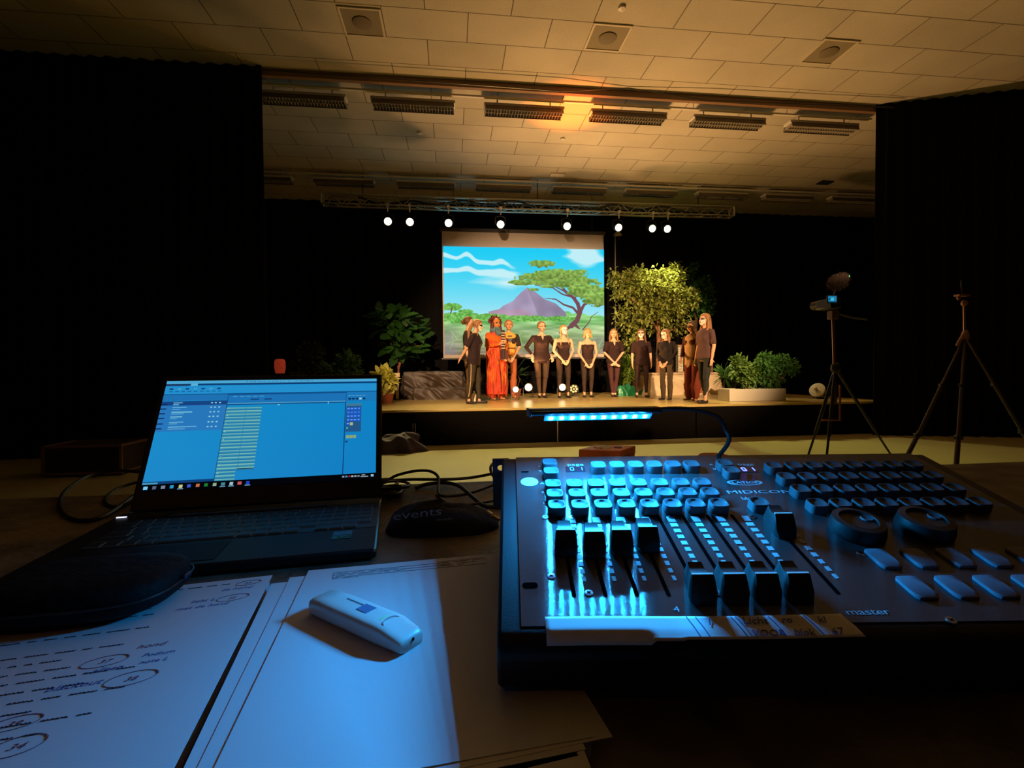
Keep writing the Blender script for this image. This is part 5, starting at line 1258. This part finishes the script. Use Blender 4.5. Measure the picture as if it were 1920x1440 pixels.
for s, a, b, sz, m in (('de hond', .168, .028, .0075, M_inkblue), ('33', .186, .0165, .006, M_inkred), ('35', .180, .049, .006, M_inkred), ('licht L', .148, .048, .0075, M_inkblue), ('met de hond', .140, .061, .0075, M_inkblue),
                       ('hond', .135, .123, .0085, M_inkred), ('37', .1165, .138, .007, M_inkred), ('Podium', .144, .137, .0065, M_inkblue), ('- alleen', .113, .150, .0075, M_inkblue), ('note L', .146, .147, .0065, M_inkblue),
                       ('blackout', .099, .1665, .0085, M_inkblue), ('38', .1455, .168, .007, M_inkred), ('39', .097, .200, .007, M_inkred), ('+ auto', .062, .200, .0075, M_inkblue), ('40', .085, .2215, .0075, M_inkred), ('34', .1115, .2235, .0075, M_inkred), ('auto', .060, .2195, .0075, M_inkblue), ('uit', .045, .240, .008, M_ink)):
    writing(oL, F, e, ey, s, a, b, sz, m, tilt=.03)
for a, b, ra, rb in ((.190, .014, .011, .0055), (.184, .0465, .013, .0065), (.1205, .1355, .014, .0075), (.1495, .165, .015, .0085), (.101, .197, .013, .007), (.089, .2185, .015, .007), (.1155, .2205, .013, .009)):
    ring_mark(oL, F, a, b, ra, rb, M_inkred)
a5 = rad(5.5); e1, e2 = V((math.cos(a5), math.sin(a5), 0)), V((math.sin(a5), -math.cos(a5), 0)); tl = V((-.157, .549, 0))
tag(MB().box(tl+e1*.105+e2*.1485+V((0, 0, (ZT+ZP-.0016)/2)), (.206, .293, ZP-ZT-.0020), Matrix.Rotation(a5, 3, 'Z')).build('paper_stack', mat('stack edge', (.6, .6, .6), .85), smooth=False), 'pile of paper beneath the white handheld device', 'paper pile')
oS, F, e, ey = sheet('loose_sheet', (-.1865, .523), rad(9), 'sheet with a printed table sticking out left of the top page', ZP-.0014)
squiggles(oS, F, e, [(.030, .045, .016, .001), (.030, .045, .022, .001)], M_ink, seed=8)
mb = MB(); mb.tube([F(.025, .012), F(.025, .060)], .00025, 3); mb.tube([F(.025, .012), F(.05, .012)], .00025, 3); _child(mb, 'table_rules', M_ink, oS)
sheet('loose_sheet', (-.172, .535), rad(7), 'sheet whose upper left corner peeks out just behind the top page', ZP-.0009)
sheet('loose_sheet', (-.143, .508), rad(1.2), 'lowest sheet, its bottom right corner showing nearest the camera', ZP-.0014, w=.2095)
sheet('loose_sheet', (-.155, .541), rad(7.2), 'sheet fanned out at the lower right beneath the top page', ZP-.0006)
oT, F, e, ey = sheet('printed_page', (tl.x, tl.y), a5, 'topmost mostly blank page with a small printed table, under the white device', ZP)
mb = MB(); 
for b in (.014, .0205, .027): mb.tube([F(.028, b), F(.150, b)], .0002, 3)
for a in (.028, .077): mb.tube([F(a, .014), F(a, .027)], .0002, 3)
for b in (.010, .027): mb.tube([F(.138, b), F(.19, b)], .0002, 3)
mb.tube([F(.138, .010), F(.138, .027)], .0002, 3); _child(mb, 'table_rules', M_ink, oT)
squiggles(oT, F, e, [(.031, .072, .0175, .0008), (.031, .070, .024, .0008), (.080, .10, .0175, .0008), (.080, .10, .024, .0008), (.141, .16, .0135, .0008), (.141, .16, .0185, .0008), (.141, .16, .0235, .0008), (.164, .18, .0135, .0008), (.164, .18, .0185, .0008), (.028, .045, .030, .0008)], M_ink, seed=5, th=.00022)
ZQ = ZP+.0005
# white handheld device on the papers
d0, d1 = V((-.1205, .4575, ZQ)), V((-.0330, .3800, ZQ)); dx = (d1-d0).normalized(); dy = V((0, 0, 1)).cross(dx)
dv = empty('handheld_device', (d0+d1)/2, 'white rounded handheld USB device with a green line, lying on the top page', 'device')
n = 28; L = (d1-d0).length; rg = []
for k, (x, sy, sz) in enumerate(((-.5, .70, .62), (-.492, .88, .82), (-.47, .98, .96), (-.3, 1, 1), (.22, 1, 1), (.30, .99, .98), (.44, .90, .74), (.485, .84, .62), (.497, .72, .50))):
    ring = []
    for j in range(n):
        t = 2*math.pi*j/n; c_, s_2 = math.cos(t), math.sin(t); r_ = (abs(c_)**4.5+abs(s_2)**4.5)**(-1/4.5)
        ring.append((d0+d1)/2+dx*(x*L)+dy*(.0150*sy*r_*c_)+V((0, 0, .0078*sz+.0078*sz*r_*s_2)))
    rg.append(ring)
MB().rings(rg).build('body', mat('device white', (.78, .77, .72), .32, spec=.5), dv, angle=50)
def dpt(x, y, z): return (d0+d1)/2+dx*(x*L)+dy*y+V((0, 0, z))
RD = Matrix((dx, dy, V((0, 0, 1)))).transposed()
MB().box(dpt(.02, .0015, .0157), (.013, .011, .0006), RD).build('blue_window', mat('device window', (.10, .22, .40), .3), dv, smooth=False)
mb = MB(); mb.tube([dpt(.225, .0148*math.cos(t), .0078+.0080*math.sin(t)) for t in [i*math.pi/12-.5 for i in range(19)]], .0005, 5); mb.build('green_line', mat('green line', (.40, .75, .05), .4), dv)
mb = MB(); rs = random.Random(3)
for i in range(12): mb.box(dpt(-.22+.017*i, .0055-.0012, .0157), (.0011, .0016, .0004), RD)
mb.build('small_print', M_ink, dv, smooth=False)
mb = MB(); mb.tube([dpt(.30+.035*math.cos(t), -.008*math.sin(t)*1.0, .0150-.0015*math.cos(t)) for t in [math.pi/2+i*math.pi/12 for i in range(13)]], .0004, 4); mb.build('thumb_groove', mat('device groove', (.4, .42, .45), .5), dv)
MB().ell(dpt(.497, .001, .0070), (.0008, .0014, .0014), RD, 10, 6).build('port_hole', M_slot, dv)

# black pouch
c = V((-.335, .490, ZQ+.0185)); mb = MB(); rg = []
for k in range(13):
    ph = -math.pi/2+math.pi*k/12; cp = max(.03, abs(math.cos(ph)))**.45; sp = math.copysign(abs(math.sin(ph))**.6, math.sin(ph)); ring = []
    for j in range(40):
        t = 2*math.pi*j/40; c_, s_2 = math.cos(t), math.sin(t); r_ = (abs(c_)**3.5+abs(s_2)**3.5)**(-1/3.5)
        ring.append(c+V((.076*cp*r_*c_, .050*cp*r_*s_2+.006*c_, .018*sp)))
    rg.append(ring)
r = empty('black_case', (c.x, c.y, ZQ), 'rounded black case lying on the papers in front of the laptop', 'case')
mb.rings(rg); mb.build('shell', mat('case leather', (.006, .006, .007), .7, spec=.2, bump=.2, bscale=90), r, angle=60)
mb = MB(); mb.tube([c+V((.0775*math.cos(t)*((abs(math.cos(t))**3.5+abs(math.sin(t))**3.5)**(-1/3.5)), .0515*math.sin(t)*((abs(math.cos(t))**3.5+abs(math.sin(t))**3.5)**(-1/3.5))+.006*math.cos(t), 0)) for t in [i*2*math.pi/48 for i in range(49)]], .0010, 6); mb.build('zip', M_blackmetal, r)
MB().box(c+V((.079, .012, .002)), (.004, .012, .004)).build('zip_pull', mat('ear metal', (.05, .07, .12), .4, metal=.6), r, bevel=.001)

# cables on the desk
def cable(label, pts, rad_=.0028, name='cable', m=M_blackpl):
    P_ = [at(x, y, z=z) for x, y, z in pts]; mb = MB(); mb.tube(smoothpath(P_), rad_, 8); return tag(mb.build(name, m), label, 'cable')
zc = ZT+.003
cable('black cable arching up from behind the laptop then dropping toward the console', [(722, 903, zc+.006), (745, 891, zc+.02), (780, 883, zc+.03), (808, 884, zc+.03), (822, 896, zc+.02), (822, 922, zc+.008), (832, 930, zc+.006), (870, 927, zc+.006), (905, 917, zc+.006), (950, 899, zc)])
cable('black cable running straight across the desk edge to the console loop', [(716, 902, zc+.012), (770, 899, zc+.010), (830, 899, zc+.012), (880, 896, zc+.014), (925, 888, zc+.016)], .0030)
cable('black cable looping over itself at the left rear corner of the console', [(952, 861, zc+.03), (935, 863, zc+.03), (921, 873, zc+.03), (922, 888, zc+.018), (935, 903, zc+.01), (955, 910, zc)], .0028)
cable('thick black cable bending down from the desk edge to the console side', [(780, 915, zc+.001), (800, 908, zc+.004), (835, 905, zc+.009), (862, 912, zc+.010), (885, 931, zc+.007), (905, 947, zc+.003), (925, 951, zc+.001), (955, 952, zc+.001)], .0036)
cable('thin black cable running low beside the lettered strap to the console', [(818, 928, zc-.001), (835, 942, zc-.001), (852, 950, zc-.001), (890, 945, zc+.005), (955, 934, zc-.001)], .0022)
cable('large black cable loop on the desk left of the laptop', [(262, 885, zc+.01), (215, 883, zc+.005), (165, 893, zc), (125, 918, zc), (112, 943, zc), (125, 968, zc), (160, 976, zc), (200, 965, zc+.001), (250, 930, zc+.004)], .0034)
cable('small black cable loop next to the laptop hinge at left', [(262, 903, zc+.004), (225, 914, zc), (200, 931, zc), (200, 945, zc), (220, 950, zc), (250, 940, zc+.004)], .0030)
random.seed(14); mb = MB()
for k in range(9):
    cx, cy = 722+random.uniform(-4, 22), 905+random.uniform(-6, 22); pts = []
    for i in range(10):
        t = i/9*2*math.pi*1.2+k; pts.append(at(cx+(16+k*1.5)*math.cos(t), cy+7*math.sin(t), z=zc+.002+.004*k*.5+.004*math.sin(t*2)))
    mb.tube(smoothpath(pts, 5), .0026, 7)
tag(mb.build('coiled_cable', M_blackpl), 'tangled bundle of coiled black cable just right of the laptop hinge', 'cable')
# lettered black bag
mb = MB(); rs_ = []
cL = at(728, 985, z=ZT); cR = at(934, 985, z=ZT)
c = (cL+cR)/2; w2 = (cR-cL).length/2
for i in range(11):
    t = i/10; rr = (max(0, 1-t**2))**.5 if t < 1 else .02; ring = []
    for j in range(56):
        th = 2*math.pi*j/56; c_, s_2 = math.cos(th), math.sin(th); r_ = (abs(c_)**2.8+abs(s_2)**2.8)**(-1/2.8); k = 1+.05*noise.noise(V((c_*2, s_2*2, t*2+3)))
        ring.append(V((c.x+w2*max(rr, .02)*k*r_*c_, c.y+.048*max(rr, .02)*k*r_*s_2-.006, ZT+.0345*t*(1-.18*c_)*(1+.12*noise.noise(V((c_*rr*3, s_2*rr*3, 1)))))))
    rs_.append(ring)
r = empty('lettered_pouch', (c.x, c.y, ZT), 'limp black fabric pouch with pale lettering between laptop and console', 'pouch')
mb.rings(rs_); mb.build('fabric', mat('pouch fabric', (.007, .007, .008), .9, bump=.4, bscale=120), r, angle=70)
M_let = mat('pale letters', (.45, .5, .62), .6)
dg = bpy.context.evaluated_depsgraph_get()
tm = text_mesh('lettering', 'events', .022, Matrix.Identity(4), M_let, None, extrude=.0002, sx=1.15)
tm2 = text_mesh('small_lettering', 'music', .008, Matrix.Identity(4), M_let, None, extrude=.0002, sx=1.2)
for o_, x0 in ((tm, 0), (tm2, .058)):
    for v in o_.data.vertices:
        x, y = v.co.x+x0, v.co.y-(.011 if o_ is tm2 else 0); p0 = at(738, 973, z=ZT+.030); 
        bend = .010*math.sin(min(1, x/.10)*1.4)
        v.co = p0+V((x*.985, x*.10+y*.35+bend*.5, .004+y*.90*.7+bend*.25-.002))-V((c.x, c.y, ZT))+V((0, -.014, 0))
    o_.parent = r
r = empty('usb_plug', at(925, 968, z=ZT+.03), 'small metal cable plug lying on the black pouch beside the console', 'plug')
p0, p1 = at(914, 961, z=ZT+.0335), at(936, 975, z=ZT+.028); dd = (p1-p0)
MB().tube([p0, p0+dd*.45], .0035, 10).build('ferrule', M_alu, r); MB().tube([p0+dd*.45, p1], .0022, 10).build('tip', mat('brass', (.6, .42, .2), .3, metal=1), r)

# painted tin box and red jar behind the console
A_, B_, D_ = V((.227, .87)), V((.298, .845)), V((.345, .895)); C_ = A_+(D_-B_)
zt = 1.056
r = empty('painted_box', ((A_.x+D_.x)/2, (A_.y+D_.y)/2, ZT), 'small square orange painted box standing on the desk behind the console', 'box')
def ins(k): cc = (A_+B_+D_+C_)/4; return [tuple(cc+(q_-cc)*k) for q_ in (A_, B_, D_, C_)]
MB().prism(ins(.97), ZT, zt-.012).build('body', mat('painted orange', (.85, .22, .05), .5, var=.5, scale=45), r, bevel=.001)
MB().prism(ins(1.0), zt-.014, zt).build('lid', mat('lid orange', (.85, .22, .05), .4, var=.25, scale=40), r, bevel=.0015)
cc = (A_+B_+D_+C_)/4
mb = MB(); mb.lathe([(0, 0), (.018, 0), (.016, .002), (0, .0025)], (cc.x-.008, cc.y+.003, zt), 20); mb.build('lid_flower', mat('cream paint', (.65, .5, .28), .5, var=.5, scale=120), r)
mb = MB(); mb.lathe([(0, 0), (.008, 0), (.007, .0015), (0, .0016)], (cc.x+.018, cc.y-.004, zt), 14); mb.build('lid_dot', mat('purple paint', (.16, .05, .22), .5), r)
fdir = (B_-A_).normalized(); fn = V((fdir.y, -fdir.x))
for k, (t, col, nm, zz, rr) in enumerate(((.30, (.07, .06, .22), 'blue', zt-.030, .011), (.58, (.45, .38, .12), 'mustard', zt-.026, .012), (.80, (.05, .06, .09), 'dark', zt-.031, .009))):
    q_ = A_+(B_-A_)*t+fn*.0012; Rf = Matrix(((fdir.x, 0, fn.x), (fdir.y, 0, fn.y), (0, 1, 0)))
    MB().lathe([(0, 0), (rr, 0), (rr*.9, .001), (0, .0012)], (q_.x, q_.y, zz), 20, Rf).build('painted_motif', mat('motif '+nm, col, .5), r)
pj = at(1338, 853, Y=.88)
r = empty('red_jar', (pj.x, .88, ZT), 'dark red round-lidded jar on the desk behind the gooseneck lamp', 'jar')
MB().lathe([(0, 0), (.024, 0), (.026, .004), (.026, pj.z-ZT-.016), (0, pj.z-ZT-.016)], (pj.x, .88, ZT), 28).build('body', mat('jar red', (.30, .04, .02), .4), r)
MB().lathe([(0, 0), (.0285, 0), (.0285, .012), (.026, .015), (0, .015)], (pj.x, .88, pj.z-.015), 28).build('lid', mat('lid red', (.42, .06, .03), .35), r)

# ---------------------------------------------------------------- tripods and case in the hall
YL = 4.4
hub = at(1567, 690, Y=YL); cam_p = at(1562, 575, Y=YL)
r = empty('camera_tripod', (hub.x, YL, 0), 'black tripod carrying a video camera, left of the two tripods', 'tripod')
for (x, y) in ((1500, 905), (1543, 925), (1697, 897)):
    ft = at(x, y, z=0); mid = hub.lerp(ft, .55); lg = MB(); lg.tube([hub, mid], .017, 8).tube([mid-(mid-hub)*.04, ft+V((0, 0, .02))], .011, 8)
    l_ = lg.build('leg', M_blackmetal, r); MB().ell(ft+V((0, 0, .018)), (.02, .02, .018), n=10, m=6).build('rubber_foot', M_blackpl, l_)
MB().tube([hub-V((0, 0, .35)), cam_p-V((0, 0, .12))], .014, 10).build('centre_column', mat('worn metal', (.30, .17, .10), .4, metal=.7), r)
MB().ell(hub, (.045, .045, .06)).build('hub', M_blackmetal, r)
MB().box(cam_p-V((0, 0, .08)), (.07, .08, .09)).build('head', mat('tripod head', (.12, .05, .03), .5), r, bevel=.01)
MB().tube([cam_p-V((0, 0, .06)), cam_p+V((.10, -.12, -.12)), cam_p+V((.17, -.22, -.15))], .008, 8).build('pan_handle', M_blackmetal, r)
a_, b_, c2_ = at(1575, 722, Y=YL-.1), at(1575, 788, Y=YL-.1), at(1541, 788, Y=YL-.1)
MB().tube([a_, b_, c2_], .010, 8).build('crank_arm', mat('orange-lit metal', (.40, .16, .08), .45, metal=.5), r)  # orange light falling on the arm is put into its metal colour
r = empty('video_camera', cam_p-V((0, 0, .03)), 'video camera with a small glowing cyan viewfinder on the left tripod', 'video camera')
MB().box(cam_p+V((.0, .06, .03)), (.11, .22, .10)).build('body', M_blackpl, r, bevel=.015)
sc_ = at(1561, 561, Y=YL-.14)
MB().box(sc_+V((0, .010, 0)), (.105, .015, .075)).build('viewfinder', M_blackpl, r, bevel=.004)
g = np.zeros((12, 16, 3)); rs2 = np.random.RandomState(5); g[:] = (.06, .42, .60); g += rs2.rand(12, 16, 1)*.12; g[3:9, 5:11] = (.25, .75, .85); g[5:7, 1:3] = (.02, .1, .15); g[10:, :] = (.03, .2, .3)
picture('viewfinder_screen', np.clip(g, 0, 1), sc_+V((-.044, .0015, .032)), (.088, 0, 0), (0, 0, -.064), pic_mat('finder light', .9), r)
MB().tube([cam_p+V((0, .16, .04)), cam_p+V((0, .26, .04))], [.04, .045], 16).build('lens', M_blackpl, r)
mb = MB(); mc = at(1572, 527, Y=YL); Rm = Matrix.Rotation(rad(-28), 3, 'Y')
mb.ell(mc, (.115, .06, .07), Rm, 20, 12)
random.seed(2)
for _ in range(420):
    d = rdir(0); p = mc+Rm @ V((d.x*.112, d.y*.058, d.z*.068)); mb.tube([p, p+(Rm @ d)*.022+V((0, 0, -.008))], [.0022, .0006], 3)
r2 = empty('furry_microphone', mc-V((0, 0, .08)), 'dark furry microphone windshield mounted above the video camera', 'microphone')
mb.build('windshield', mat('brown fur', (.045, .025, .018), .95), r2)
MB().tube([mc-V((.02, 0, .06)), cam_p+V((-.01, 0, .08))], .008, 8).build('shoe_mount', M_blackmetal, r2)
gl = at(1592, 518, Y=YL-.02); MB().ell(gl, (.007, .007, .007), n=10, m=6).build('green_light', emat('green led', (.15, 1, .35), 3), r2)

YR = 4.6; hub = at(1810, 630, Y=YR); hd_ = at(1808, 572, Y=YR)
r = empty('tripod', (hub.x, YR, 0), 'empty tall black tripod at the far right, without a camera', 'tripod')
for (x, y) in ((1678, 905), (1790, 918), (1966, 892)):
    ft = at(x, y, z=0); kn = hub.lerp(ft, .34); mid = hub.lerp(ft, .68); lg = MB(); lg.tube([hub, kn], .014, 8).tube([kn, mid], .017, 8).tube([mid-(mid-hub)*.03, ft+V((0, 0, .02))], .022, 8)
    l_ = lg.build('leg', mat('tripod leg', (.06, .035, .028), .4, metal=.3), r)
    MB().box(mid, (.07, .045, .04)).build('leg_lock', M_blackpl, l_, bevel=.006); MB().box(kn, (.05, .04, .035)).build('leg_lock', M_blackpl, l_, bevel=.006)
    MB().ell(ft+V((0, 0, .02)), (.028, .028, .02), n=10, m=6).build('rubber_foot', M_blackpl, l_)
MB().tube([hub-V((0, 0, .25)), hd_], .013, 10).build('centre_column', mat('worn metal', (.30, .17, .10), .4, metal=.7), r)
mb = MB(); mb.ell(hub, (.035, .035, .07)); mb.cone(hub+V((-.03, 0, .0)), .02, hub+V((-.09, 0, -.09)), .018); mb.build('hub', mat('tripod hub', (.35, .17, .11), .45), r)
mb = MB(); mb.ell(hd_+V((0, 0, .02)), (.03, .03, .035)); mb.ell(hd_+V((-.07, 0, .08)), (.018, .018, .03)); mb.box(hd_+V((-.03, 0, .10)), (.13, .06, .02)); mb.build('pan_head', mat('tripod head tan', (.30, .13, .08), .45), r)
MB().tube([hd_+V((-.02, 0, .10)), hd_+V((-.10, -.05, .20)), hd_+V((-.16, -.10, .24))], .006, 6).build('pan_handle', M_blackmetal, r)
MB().tube([hd_+V((.0, 0, .10)), hd_+V((.12, .05, .12))], .005, 6).build('lever', M_blackmetal, r)

# equipment case at the left, on the hall floor
r = empty('equipment_case', (-4.35, 6.6, 0), 'dark flight case with metal edges standing on the floor at far left', 'flight case')
x0, x1, y0, z1 = -4.35-.42, -4.35+.42, 6.35, .36
MB().box((-4.35, 6.6, .2), (.84, .5, .32)).build('body', mat('case panel', (.03, .022, .018), .6), r, bevel=.01)
mb = MB()
for zz in (.04, .36): mb.box((-4.35, 6.345, zz), (.86, .02, .03)); mb.box((-4.35, 6.855, zz), (.86, .02, .03))
for xx in (x0, x1):
    for yy in (6.345, 6.855): mb.box((xx, yy, .2), (.03, .02, .33))
    for zz in (.04, .36): mb.box((xx, 6.6, zz), (.02, .5, .03))
mb.build('metal_edging', mat('worn edging', (.35, .2, .12), .45, metal=.6), r, smooth=False)
for xx in (-.22, .22): MB().box((-4.35+xx, 6.34, .27), (.09, .02, .08)).build('latch', M_blackmetal, r, bevel=.004)
for xx in (-.33, .33):
    for yy in (6.42, 6.78): MB().box((-4.35+xx, yy, .012), (.05, .05, .024)).build('foot', M_blackpl, r, smooth=False)
